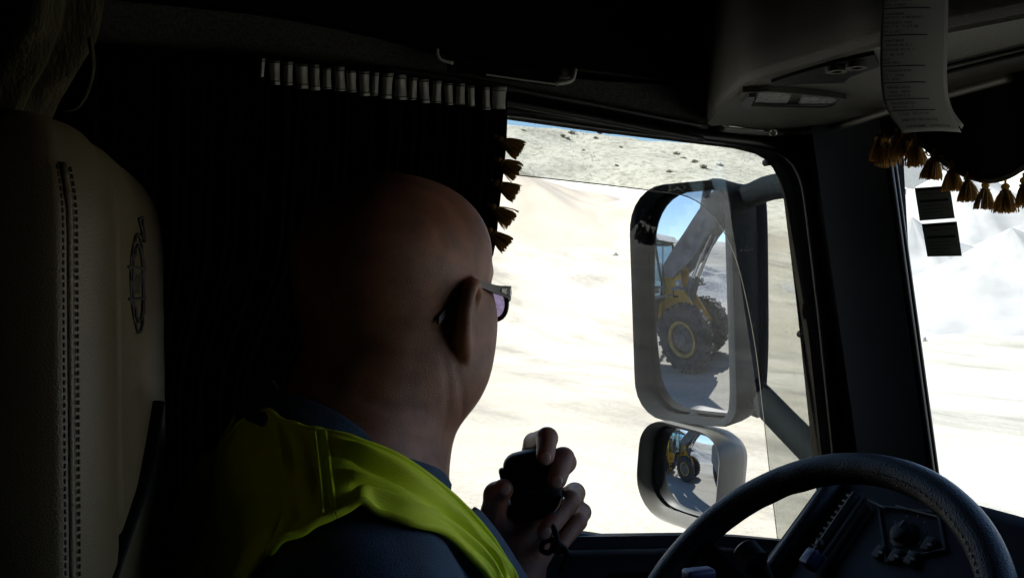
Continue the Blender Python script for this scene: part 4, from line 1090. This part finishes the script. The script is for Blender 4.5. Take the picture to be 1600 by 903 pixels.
v, f = text_faces('VOLVO', .020); w_ = v[:, 0].max()
q.add([E_(-.030 + x / w_ * .060, -.007 + y, .0016) for x, y in v[:, :2]], f)
q.build('emblem', M['emboss'], bk_)
q = MB(); q.tube(spline([E_(a, b, .004) for a, b in ((-.13, -.185), (-.07, -.165), (0, -.135), (.04, -.115), (.07, -.095))], 20), [.006] * 20, 8, flat=.4); q.build('belt_strap', M['black'], bk_, True)
q = MB(); q.box((.02, .87, -.86), (.52, .52, .16), None, .05); q.build('seat_cushion', M['leather'], se, sharp=40)
q = MB(); q.box((-.02, .87, -1.2), (.42, .40, .55), None, .03); q.build('seat_base', M['black'], se, sharp=40)
# ---------------------------------------------------------------- the driver: one signed-distance body, surfaced in one piece
def at25(px, py, d): return ray25(px, py) * d
class Field:
    def __init__(s, lo, hi, h):
        s.lo = np.array(lo, float); s.h = h; s.n = np.ceil((np.array(hi) - s.lo) / h).astype(int) + 1
        s.a = np.full(tuple(s.n), .05, np.float32)
    def region(s, lo, hi):
        i0 = np.clip(np.floor((np.array(lo) - s.lo) / s.h).astype(int), 0, s.n - 1); i1 = np.clip(np.ceil((np.array(hi) - s.lo) / s.h).astype(int) + 1, 1, s.n)
        ax = [(s.lo[k] + s.h * np.arange(i0[k], i1[k])).astype(np.float32) for k in range(3)]
        return tuple(slice(a, b) for a, b in zip(i0, i1)), np.meshgrid(*ax, indexing='ij')
    def add(s, fn, lo, hi, k=.01, sub=False):
        m = k + .03; sl, P = s.region(np.array(lo) - m, np.array(hi) + m)
        if min(x.stop - x.start for x in sl) <= 0: return
        d = fn(*P).astype(np.float32); a = s.a[sl]
        if sub:
            d = -d; h = np.clip(.5 - .5 * (a - d) / k, 0, 1) if k > 0 else None
            h = np.clip(.5 + .5 * (d - a) / k, 0, 1); s.a[sl] = a * (1 - h) + d * h + k * h * (1 - h)
        else:
            h = np.clip(.5 + .5 * (a - d) / k, 0, 1); s.a[sl] = a * (1 - h) + d * h - k * h * (1 - h)
    def cone(s, p, q, r0, r1, k=.01, sub=False):
        p = np.asarray(p, float); q = np.asarray(q, float); v = q - p; L2 = v @ v; R_ = max(r0, r1)
        def fn(x, y, z):
            t = np.clip(((x - p[0]) * v[0] + (y - p[1]) * v[1] + (z - p[2]) * v[2]) / L2, 0, 1)
            return np.sqrt((x - p[0] - t * v[0]) ** 2 + (y - p[1] - t * v[1]) ** 2 + (z - p[2] - t * v[2]) ** 2) - (r0 + (r1 - r0) * t)
        s.add(fn, np.minimum(p, q) - R_, np.maximum(p, q) + R_, k, sub)
    def chain(s, pts, rs, k=.006, kk=.004):
        """a limb or finger: its own cones first blended closely, then joined to the body"""
        pts = [np.asarray(p, float) for p in pts]; R_ = max(rs); P = np.array(pts)
        def fn(x, y, z):
            d = None
            for p, q, r0, r1 in zip(pts, pts[1:], rs, rs[1:]):
                v = q - p; t = np.clip(((x - p[0]) * v[0] + (y - p[1]) * v[1] + (z - p[2]) * v[2]) / (v @ v), 0, 1)
                e = np.sqrt((x - p[0] - t * v[0]) ** 2 + (y - p[1] - t * v[1]) ** 2 + (z - p[2] - t * v[2]) ** 2) - (r0 + (r1 - r0) * t)
                if d is None: d = e
                else: h = np.clip(.5 + .5 * (d - e) / kk, 0, 1); d = d * (1 - h) + e * h - kk * h * (1 - h)
            return d
        s.add(fn, P.min(0) - R_, P.max(0) + R_, k)
    def ell(s, c, r, M_=None, k=.02, sub=False):
        c = np.asarray(c, float); r = np.asarray(r, float); M_ = np.eye(3) if M_ is None else M_; R_ = r.max()
        def fn(x, y, z):
            X = [(x - c[0]) * M_[0, i] + (y - c[1]) * M_[1, i] + (z - c[2]) * M_[2, i] for i in range(3)]
            k0 = np.sqrt(sum((X[i] / r[i]) ** 2 for i in range(3))); k1 = np.sqrt(sum((X[i] / r[i] ** 2) ** 2 for i in range(3))) + 1e-9
            return k0 * (k0 - 1) / k1
        s.add(fn, c - R_, c + R_, k, sub)
    def sample(s, p):
        g = (np.asarray(p) - s.lo) / s.h; i = np.clip(np.floor(g).astype(int), 0, s.n - 2); t = np.clip(g - i, 0, 1); o = 0
        for a in (0, 1):
            for b in (0, 1):
                for c in (0, 1):
                    w = (t[..., 0] if a else 1 - t[..., 0]) * (t[..., 1] if b else 1 - t[..., 1]) * (t[..., 2] if c else 1 - t[..., 2])
                    o = o + w * s.a[i[..., 0] + a, i[..., 1] + b, i[..., 2] + c]
        return o
    def hit(s, px, py, t0=.4, t1=1.5):
        r = ray25(px, py); ts = np.arange(t0, t1, .0015); d = s.sample(np.outer(ts, r)); i = np.argmax(d < 0) if (d < 0).any() else np.argmin(d)
        return r * ts[i]
    def surface(s):
        a = s.a.copy()
        a[0] = a[-1] = .05; a[:, 0] = a[:, -1] = .05; a[:, :, 0] = a[:, :, -1] = .05
        b = a < 0; nx, ny, nz_ = a.shape
        cnt = np.zeros((nx - 1, ny - 1, nz_ - 1), np.uint8)
        cs = [(i, j, k) for i in (0, 1) for j in (0, 1) for k in (0, 1)]
        for i, j, k in cs: cnt += b[i:nx - 1 + i, j:ny - 1 + j, k:nz_ - 1 + k]
        act = (cnt > 0) & (cnt < 8); I = np.argwhere(act); idx = np.full(act.shape, -1, np.int32); idx[act] = np.arange(len(I))
        val = {c: a[I[:, 0] + c[0], I[:, 1] + c[1], I[:, 2] + c[2]] for c in cs}
        acc = np.zeros((len(I), 3)); n = np.zeros(len(I))
        for c0 in cs:
            for ax in range(3):
                if c0[ax]: continue
                c1 = list(c0); c1[ax] = 1; c1 = tuple(c1); v0, v1 = val[c0], val[c1]; m = (v0 < 0) != (v1 < 0)
                t = np.where(m, v0 / np.where(m, v0 - v1, 1), 0); p = np.tile(np.array(c0, float), (len(I), 1)); p[:, ax] = t
                acc += p * m[:, None]; n += m
        vert = s.lo + (I + acc / n[:, None]) * s.h
        Q = []
        for ax in range(3):
            o1, o2 = [(1, 2), (2, 0), (0, 1)][ax]
            sl0 = [slice(None)] * 3; sl1 = [slice(None)] * 3; sl0[ax] = slice(0, -1); sl1[ax] = slice(1, None)
            E = np.argwhere(b[tuple(sl0)] != b[tuple(sl1)]); E = E[(E[:, o1] > 0) & (E[:, o2] > 0)]
            ins = b[E[:, 0], E[:, 1], E[:, 2]]
            def cell(d1, d2):
                C = E.copy(); C[:, o1] -= d1; C[:, o2] -= d2; return idx[C[:, 0], C[:, 1], C[:, 2]]
            q = np.stack([cell(1, 1), cell(0, 1), cell(0, 0), cell(1, 0)], 1); q[~ins] = q[~ins][:, ::-1]; Q.append(q[(q >= 0).all(1)])
        return vert, np.concatenate(Q)

# --- frames (built in the cab's own axes turned six degrees, turned back when the mesh is made)
HC = at25(624, 436, .95)                                   # middle of the head
fy = math.radians(54); HF = V(math.sin(fy), math.cos(fy), -.06); HF = nrm(HF); HR = nrm(np.cross(HF, UV)); HU = np.cross(HR, HF)
def Hd(f_, r_, u_): return HC + HF * f_ + HR * r_ + HU * u_
HM = np.stack([HF, HR, HU], 1)
SR, SL = V(.205, .705, -.258), V(.240, 1.09, -.255)        # shoulder joints
def torso(F_, g=0.0):
    F_.ell((.225, .895, -.52), (.180 + g, .215 + g, .335 + g), None, .03)
    F_.ell((.312, .795, -.40), (.135 + g, .105 + g, .13 + g), None, .06)
    F_.ell((.318, .985, -.40), (.130 + g, .105 + g, .13 + g), None, .06)
    F_.ell((.288, .848, -.33), (.105 + g, .105 + g, .15 + g), None, .04)
    F_.ell((.288, .935, -.33), (.105 + g, .105 + g, .15 + g), None, .04)
    F_.ell((.28, .90, -.66), (.17 + g, .19 + g, .19 + g), None, .06)
    F_.cone((.236, .88, -.155), SR, .050 + g, .066 + g, .05)
    F_.cone((.242, .91, -.160), SL, .054 + g, .066 + g, .05)
HB = at25(836, 790, 1.10)                                   # the raised hand
WR = at25(806, 893, 1.125)                                  # wrist
EL_ = V(.50, 1.10, -.56)
def arms(F_, g=0.0, cuff=True):
    F_.chain([SR, V(.23, .645, -.52)], [.066 + g, .050 + g], .03)
    F_.chain([V(.23, .645, -.52), V(.50, .75, -.63)] if not cuff else [V(.23, .645, -.52), V(.36, .70, -.575)], [.050 + g, .033 + g if not cuff else .046 + g], .02)
    F_.chain([SL, EL_], [.064 + g, .048 + g], .03)
    if not cuff: F_.chain([EL_, WR], [.048 + g, .029 + g], .02)
    else: F_.chain([EL_, EL_ * .65 + WR * .35], [.049 + g, .047 + g], .02)

def neck(F_, g=0.0):
    F_.cone((.232, .885, -.20), Hd(-.022, 0, -.075), .080 + g, .072 + g, .04)
    F_.cone((.258, .90, -.235), Hd(.010, .0, -.085), .060 + g, .054 + g, .04)

Fd = Field((-.02, .50, -.72), (.66, 1.30, .135), .0021)
torso(Fd); arms(Fd, cuff=False); neck(Fd)
# head: skull, brow, cheeks, jaw, chin, jowls
Fd.ell(Hd(-.010, 0, .016), (.098, .0775, .080), HM, .03)
Fd.ell(Hd(-.022, 0, .005), (.086, .0765, .080), HM, .03)
Fd.ell(Hd(.035, 0, .030), (.060, .066, .060), HM, .03)
Fd.ell(Hd(.025, 0, -.045), (.070, .068, .070), HM, .03)
for s in (-1, 1):
    Fd.ell(Hd(.052, s * .040, -.040), (.036, .030, .036), HM, .025)      # cheek
    Fd.ell(Hd(.015, s * .052, -.082), (.050, .024, .036), HM, .03)       # jaw angle and jowl
    Fd.ell(Hd(.074, s * .030, .012), (.018, .026, .010), HM, .015)       # brow
Fd.ell(Hd(.070, 0, -.098), (.030, .030, .022), HM, .03)                  # chin
Fd.ell(Hd(.015, 0, -.102), (.050, .050, .030), HM, .04)                  # under the chin
Fd.cone(Hd(.088, 0, .004), Hd(.112, 0, -.030), .008, .012, .012)         # nose
for s in (-1, 1): Fd.ell(Hd(.103, s * .012, -.034), (.010, .008, .008), HM, .008)
Fd.ell(Hd(.093, 0, -.066), (.012, .026, .006), HM, .008); Fd.ell(Hd(.092, 0, -.078), (.012, .022, .007), HM, .008)   # lips
Fd.ell(Hd(.108, 0, -.0715), (.012, .026, .0016), HM, .004, sub=True)
for s in (-1, 1): Fd.ell(Hd(.094, s * .033, -.006), (.016, .017, .010), HM, .01, sub=True)
for s in (-1, 1): Fd.ell(Hd(.079, s * .033, -.006), (.013, .013, .012), HM, .004)
# ears: flared helix, lobe, hollow concha
for s in (-1, 1):
    o = lambda f_, r_, u_: Hd(f_, s * (r_ - .004), u_ * .87 - .028)
    hx = [o(.015, .076, -.002), o(.012, .083, .015), o(-.004, .0905, .0255), o(-.020, .0960, .0195), o(-.0285, .0975, .002), o(-.0270, .0950, -.020), o(-.0165, .0880, -.040), o(-.003, .079, -.052)]
    Fd.chain(spline(hx, 18), [.0042] * 3 + [.0052] * 7 + [.0054] * 4 + [.0066, .0076, .0072, .0060], .004, .004)
    pa = nrm(HF * -.042 + HR * s * .0205); pn = nrm(np.cross(pa, HU)); PM = np.stack([pa, pn, HU], 1)
    Fd.ell(o(-.010, .0868, -.011), (.0200, .0044, .034), PM, .006)                      # the sheet of the pinna
    Fd.ell(o(-.009, .0790, -.014), (.0120, .0105, .027), HM, .008)
    Fd.ell(o(-.004, .0965, -.009), (.0145, .0080, .0240), PM, .003, sub=True)            # hollow
    Fd.chain([o(-.004, .0885, .012), o(-.0145, .0925, .000), o(-.0145, .0915, -.018), o(-.005, .0850, -.036)], [.0030] * 4, .003, .003)
    Fd.ell(o(.012, .0765, -.016), (.005, .0045, .008), HM, .005)
# shallow creases of cheek and neck
def crease(pts, w, amp):
    P_ = np.array(spline(pts, 12)); sl, (x, y, z) = Fd.region(P_.min(0) - .02, P_.max(0) + .02); d = np.full(x.shape, 9., np.float32)
    for p, q_ in zip(P_, P_[1:]):
        v_ = q_ - p; t = np.clip(((x - p[0]) * v_[0] + (y - p[1]) * v_[1] + (z - p[2]) * v_[2]) / (v_ @ v_), 0, 1)
        d = np.minimum(d, np.sqrt((x - p[0] - t * v_[0]) ** 2 + (y - p[1] - t * v_[1]) ** 2 + (z - p[2] - t * v_[2]) ** 2))
    Fd.a[sl] += (amp * np.exp(-(d / w) ** 2)).astype(np.float32)
for pts in (((694, 560), (700, 600), (698, 650), (690, 690)), ((712, 575), (722, 610), (722, 650)), ((560, 618), (610, 640), (660, 640)), ((540, 655), (600, 682), (650, 690)), ((640, 322), (672, 345), (690, 380))):
    crease([Fd.hit(*p) for p in pts], .0050, .0009)
# --- left hand closed round the microphone
def A_(px, py, d): return at25(px, py, d)
Fd.chain([WR, A_(806, 855, 1.130)], [.030, .030], .02)
Fd.ell(A_(815, 825, 1.135), (.033, .030, .036), None, .02)
Fd.cone(A_(806, 850, 1.125), A_(783, 812, 1.118), .025, .019, .015)                    # ball of the thumb
Fd.cone(A_(836, 850, 1.150), A_(856, 795, 1.168), .024, .018, .015)                   # outer edge of the palm
Fd.cone(A_(812, 820, 1.155), A_(826, 745, 1.172), .022, .015, .015)
Fd.cone(A_(830, 820, 1.155), A_(845, 765, 1.172), .022, .015, .015)
Fd.chain([A_(822, 748, 1.172), A_(834, 692, 1.150), A_(855, 684, 1.098), A_(852, 712, 1.072)], [.0135, .0118, .0118, .0102], .006, .003)   # index
Fd.chain([A_(845, 765, 1.172), A_(884, 722, 1.150), A_(880, 716, 1.102), A_(870, 749, 1.070)], [.0140, .0122, .0125, .0108], .006, .003)   # middle
Fd.chain([A_(858, 795, 1.170), A_(898, 770, 1.152), A_(890, 782, 1.108), A_(854, 829, 1.082)], [.0138, .0120, .0122, .0105], .005, .003)   # ring
Fd.chain([A_(862, 825, 1.162), A_(909, 800, 1.152), A_(902, 814, 1.115), A_(872, 853, 1.092)], [.0125, .0108, .0110, .0094], .005, .003)   # little
Fd.chain([A_(790, 835, 1.118), A_(772, 800, 1.104), A_(776, 773, 1.090), A_(786, 764, 1.080)], [.0180, .0145, .0140, .0115], .008, .004)       # thumb
# --- right hand lying by the lap
RWp = V(.50, .75, -.63)
Fd.ell(RWp + V(.045, .012, -.004), (.046, .036, .017), None, .02)
for k, (l_, dy) in enumerate(((.072, -.030), (.082, -.010), (.078, .010), (.062, .029))):
    b_ = RWp + V(.075, .014 + dy, -.002)
    Fd.chain([b_, b_ + V(l_ * .5, dy * .15, -.002), b_ + V(l_ * .8, dy * .2, -.020)], [.0105, .0095, .008], .006)
Fd.chain([RWp + V(.02, .04, 0), RWp + V(.05, .075, -.004), RWp + V(.082, .085, -.014)], [.014, .012, .009], .008)

person = thing('person', 'bald driver in a yellow hi-vis vest and blue shirt, seen from behind, holding a microphone', 'person', rot6(V(.2, .9, -.9)))
v, f = Fd.surface()
body = add_mesh('body', rot6(v), f, M['skin'], person)
def lap(o, it):
    m_ = o.modifiers.new('ease', 'SMOOTH'); m_.factor = .5; m_.iterations = it
lap(body, 4)
# nails
for c, nd, ax in ((A_(853, 716, 1.062), None, (A_(852, 712, 1.072) - A_(855, 684, 1.098))), (A_(871, 753, 1.059), None, A_(870, 749, 1.070) - A_(880, 716, 1.102)), (A_(853, 833, 1.071), None, A_(854, 829, 1.082) - A_(890, 782, 1.108)), (A_(790, 764, 1.0685), None, A_(786, 764, 1.080) - A_(776, 780, 1.090))):
    w = nrm(-c); u = nrm(ax - w * (ax @ w)); s_ = np.cross(w, u); q = MB(); q.sphere(rot6(c), (.0072, .0056, .0022), 14, 8, np.stack([rot6(u), rot6(s_), rot6(w)], 1)); q.build('fingernail', M['nail'], person, True)
# eyes
q = MB()
for s in (-1, 1): q.sphere(rot6(Hd(.0845, s * .033, -.006)), .0098, 14, 9)
q.build('eye', mat('eye_white', (.7, .68, .64), .2), person, True)

# --- shirt: loose solid over torso and sleeves, with folds
def folds(F_, amp, seed, sc=(1, 1, 1)):
    sl, P = F_.region(F_.lo, F_.lo + F_.h * F_.n); x, y, z = P
    w = np.sin(38 * x * sc[0] + 21 * z * sc[2] + 3 * np.sin(17 * y + seed)) * np.sin(23 * z * sc[2] - 29 * y * sc[1] + 2 * np.sin(13 * x + 2 * seed))
    F_.a += (amp * w).astype(np.float32)
Fs = Field((-.02, .50, -.80), (.66, 1.30, -.05), .0042)
torso(Fs, .012); arms(Fs, .014)
Fs.cone((.235, .885, -.17), (.25, .89, -.125), .088, .080, .03)
nc = V(.258, .893, -.142); nz_ = nrm(V(.60, .0, 1)); nxv = nrm(V(1, 0, -.60)); nyv = V(0, 1, 0)
base_a = Fs.a.copy(); folds(Fs, .0022, 1.0)
gx, gy, gz_ = Fs.region(Fs.lo, Fs.lo + Fs.h * Fs.n)[1]
cutp = (gx - nc[0]) * nz_[0] + (gy - nc[1]) * nz_[1] + (gz_ - nc[2]) * nz_[2] + .012
rad_ = np.sqrt(((gx - nc[0]) * nxv[0] + (gz_ - nc[2]) * nxv[2]) ** 2 + (gy - nc[1]) ** 2) - .125
Fs.a = np.maximum(Fs.a, -np.maximum(-cutp, rad_)).astype(np.float32)
v, f = Fs.surface(); sh = add_mesh('shirt', rot6(v), f, M['shirt'], person); lap(sh, 4)
# collar: standing band round the neck, open at the throat
nc = V(.258, .893, -.142); nz_ = nrm(V(.60, .0, 1)); nxv = nrm(V(1, 0, -.60)); nyv = V(0, 1, 0)
def ring(a, r, h, fl=0): return nc + nxv * (math.cos(a) * r * 1.08) + nyv * (math.sin(a) * r) + nz_ * h
secs = []
for a in np.linspace(1.15, 2 * math.pi - .62, 72):
    wv = .003 * math.sin(a * 5)
    secs.append([ring(a, .090, -.035), ring(a, .086, .006 + wv), ring(a, .088, .011 + wv), ring(a, .092, .008 + wv), ring(a, .101, -.016 + wv), ring(a, .103, -.026), ring(a, .098, -.030)])
q = MB(); q.loft([[rot6(p) for p in s_] for s_ in secs]); q.build('collar', M['shirt'], sh, sharp=60)

# --- hi-vis vest: panels laid over the shirt, each side front and back, with pressed-in creases
FsF = Field(Fs.lo, Fs.lo + Fs.h * (Fs.n - 1), Fs.h); FsF.n = Fs.n; FsF.a = base_a
def hit(px, py): return FsF.hit(px, py)
def settle(P, off):
    """move points onto the surface lying off outside the shirt"""
    P = np.array(P, float); e = .004
    for _ in range(14):
        d = FsF.sample(P) - off; g = np.stack([FsF.sample(P + np.eye(3)[k] * e) - FsF.sample(P - np.eye(3)[k] * e) for k in range(3)], -1) / (2 * e)
        P = P - (d / np.maximum((g * g).sum(-1), .2))[..., None] * g * .8
    g = g / (np.linalg.norm(g, axis=-1, keepdims=True) + 1e-9); return P, g
YM = .890
def panel(name, C0, C1, fold, mir, base=.007, nu=110, nv=46, edge0=True, edge1=True):
    A0 = np.array(spline(C0, nu)); B0 = np.array(spline(C1, nu)); v_ = np.linspace(0, 1, nv)
    P = A0[:, None] * (1 - v_)[None, :, None] + B0[:, None] * v_[None, :, None]
    P, g = settle(P, base)
    U_, V_ = np.meshgrid(np.linspace(0, 1, nu), v_, indexing='ij'); P = P + g * fold(U_, V_)[..., None]
    if mir: P = P * V(1, -1, 1) + V(0, 2 * YM, 0)
    f = [(a * nv + b, a * nv + b + 1, (a + 1) * nv + b + 1, (a + 1) * nv + b) for a in range(nu - 1) for b in range(nv - 1)]
    o = add_mesh(name, rot6(P.reshape(-1, 3)), f, M['vest'], vest); m_ = o.modifiers.new('thickness', 'SOLIDIFY'); m_.thickness = .0022; m_.offset = 0
    q = MB()
    if edge0: q.tube([rot6(p) for p in P[:, 0]], .0024, 8)
    if edge1: q.tube([rot6(p) for p in P[:, -1]], .0036, 8)
    q.build('binding', M['vest'], o, True); return o, P
vest = thing('vest', None, None, rot6(V(.25, .89, -.3))); vest.parent = person; vest.location = Vector(ORG[vest.name] - ORG[person.name])
bump = lambda x, w: np.exp(-(x / w) ** 2)
def fold_front(u, v):
    h = .0075 * bump(v - (.10 + .50 * u), .085) - .0055 * bump(v - (.24 + .50 * u), .07)
    h += .009 * bump(v - (.86 - .22 * u), .07) * np.clip(u * 5, 0, 1) - .006 * bump(v - (.74 - .20 * u), .06) * np.clip(u * 4, 0, 1)
    h += .0045 * bump(v - (.45 + .12 * np.sin(6 * u)), .06) * (1 - u) + .0016 * np.sin(19 * v + 8 * u + 2 * np.sin(7 * u)) + .003 * np.sin(5.5 * u + 3 * v)
    h += .010 * bump(u - .16, .06) * bump(v - .95, .12)
    return h * .85 * np.clip(u * 7, 0, 1) + .002
def fold_back(u, v): return (.0018 * np.sin(11 * v + 7 * u) + .0014 * np.sin(23 * u + 5 * v)) * np.clip(u * 5, 0, 1) + .002
UP = [(510, 686), (545, 699), (580, 714), (640, 746), (700, 792), (755, 842), (785, 890), (800, 930)]
LOW_ = [(526, 822), (560, 811), (600, 815), (650, 832), (700, 858), (735, 895), (755, 930), (765, 955)]
ed = [hit(*p) for p in UP]; el_ = [hit(*p) for p in LOW_]
SA, SB = ed[0], el_[0]
bA = [SA, hit(480, 678), hit(450, 664), hit(420, 648), V(.128, YM, -.125)]
bB = [SB, hit(480, 845), hit(440, 873), hit(405, 905), V(.085, .735, -.46)]
for mir in (False, True):
    panel('front_panel', ed, el_, fold_front, mir)
    panel('back_panel', bA, bB, fold_back, mir)
    # spine side: from the collar down the middle of the back
    panel('back_panel', [bA[-1], V(.07, YM, -.25), V(.045, YM, -.45)], [bB[-1], V(.07, .72, -.52), V(.07, .71, -.58)], fold_back, mir, edge0=False)
    q = MB()
    for off, r in ((0, .0024), (-.008, .0012)):
        P_, g_ = settle([SA * (1 - t) + SB * t for t in np.linspace(0.02, .98, 24)], .0105); P_ = P_ + V(off, 0, 0)
        if mir: P_ = P_ * V(1, -1, 1) + V(0, 2 * YM, 0)
        q.tube([rot6(p) for p in P_], r, 6)
    q.build('shoulder_seam', M['vest'], vest, True)

# trousers, hidden below the frame edge
Ft = Field((-.05, .55, -1.50), (.85, 1.25, -.62), .010)
Ft.ell((.19, .895, -.80), (.19, .22, .15), None, .03)
for y0, y1 in ((.80, .75), (.99, 1.03)): Ft.chain([V(.20, y0, -.82), V(.64, y1, -.78), V(.70, y1, -1.36)], [.105, .075, .058], .03, .02); Ft.chain([V(.68, y1, -1.41), V(.80, y1, -1.44)], [.048, .036], .02)
v, f = Ft.surface(); add_mesh('trousers', rot6(v), f, M['trousers'], person)

# --- spectacles
gl = thing('spectacles', 'black framed spectacles worn by the bald driver', 'glasses', rot6(Hd(.1, .06, -.005)))
fm = mat('spectacle_frame', (.012, .012, .013), .4, spec=.4)
q = MB()
for s in (-1, 1):
    L_ = [Hd(.108 - .010 * (abs(a) / .055) ** 2, s * (.033 + a), b) for a, b in ((p[0], p[1] - .0195) for p in resample(rrect(.052, .031, .0145), 36))]
    q.tube([rot6(p) for p in L_ + L_[:2]], .0024, 8, caps=False)
q.tube([rot6(p) for p in spline([Hd(.107, -.008, -.016), Hd(.110, 0, -.014), Hd(.107, .008, -.016)], 8)], .0022, 8); q.build('frame', fm, gl, True)
for s in (-1, 1):
    q = MB(); L_ = [rot6(Hd(.108 - .010 * (abs(a) / .055) ** 2, s * (.033 + a), b)) for a, b in ((p[0], p[1] - .0195) for p in resample(rrect(.050, .029, .0135), 36))]
    q.add(L_, [tuple(range(36))]); q.build('lens', glassy('coated_lens', (.30, .25, .48), .25, .02), gl)
    q = MB(); tp = spline([p_ - HU * .012 for p_ in [Hd(.103, s * .0605, .003), Hd(.085, s * .0735, .004), Hd(.045, s * .0795, .005), Hd(.010, s * .0800, .008), Hd(-.012, s * .0795, .003), Hd(-.030, s * .0790, -.012), Hd(-.045, s * .0750, -.028)]], 22)
    q.loft([[rot6(p + HU * h * k + HR * s * w) for h, w in ((.5, .0012), (.5, -.0012), (-.5, -.0012), (-.5, .0012))] for p, k in zip(tp, [.016, .016, .015, .014, .012, .011, .009, .008, .007, .006] + [.007] * 12)])
    t_ = q.build('temple', fm, gl, sharp=40)
    q = MB(); q.loft([[rot6(p + HU * h * k + HR * s * w) for h, w in ((.5, .0021), (.5, .0010), (-.5, .0010), (-.5, .0021))] for p, k in zip(tp[2:7], (.002, .004, .007, .006, .003))]); q.build('temple_inlay', M['chrome'], t_)

# --- hand microphone
mc = thing('microphone', 'black hand-held radio microphone in the driver\'s raised hand', 'microphone', rot6(A_(836, 760, 1.10)))
u = nrm(A_(880, 735, 1.10) - A_(790, 755, 1.10)); w = nrm(A_(828, 700, 1.10) - A_(838, 806, 1.10)); w = nrm(w - u * (u @ w)); n = np.cross(u, w); n = n if n @ HB < 0 else -n
cM = A_(834, 756, 1.106)
ol = resample(rrect(.060, .076, (.014, .016, .022, .022)), 48)
q = MB(); q.loft([[rot6(cM + u * p[0] * k * (1 - .10 * (p[1] < 0) * abs(p[1]) / .038) + w * p[1] * k + n * d) for p in ol] for d, k in ((-.018, .86), (-.014, .97), (-.004, 1), (.008, 1), (.014, .96), (.017, .88), (.018, .5))]); q.build('casing', M['black'], mc, sharp=50)
q = MB()
for k in range(5): q.box(rot6(cM + w * (.020 - k * .006) + n * .0182), (.03, .002, .0012), np.stack([rot6(u), rot6(w), rot6(n)], 1))
q.build('grille', M['trim'], mc)
q = MB(); q.box(rot6(cM - u * .031 + w * .012), (.008, .026, .014), np.stack([rot6(u), rot6(w), rot6(n)], 1), .003); q.build('talk_button', M['black'], mc, sharp=40)
q = MB(); q.tube([rot6(p) for p in spline([A_(878, 775, 1.088), A_(873, 790, 1.086), A_(864, 802, 1.087)], 10)], .004, 8, flat=.5); q.build('metal_edge', M['chrome'], mc, True)
q = MB(); q.tube([rot6(p) for p in spline([A_(846, 800, 1.10), A_(858, 812, 1.085), A_(868, 832, 1.072), A_(870, 846, 1.068), A_(862, 843, 1.07), A_(850, 846, 1.072), A_(846, 858, 1.072), A_(857, 863, 1.07), A_(868, 852, 1.068), A_(880, 854, 1.072), A_(884, 866, 1.09), A_(874, 892, 1.12)], 60)], .0032, 8); q.build('cord', M['black'], mc, True)
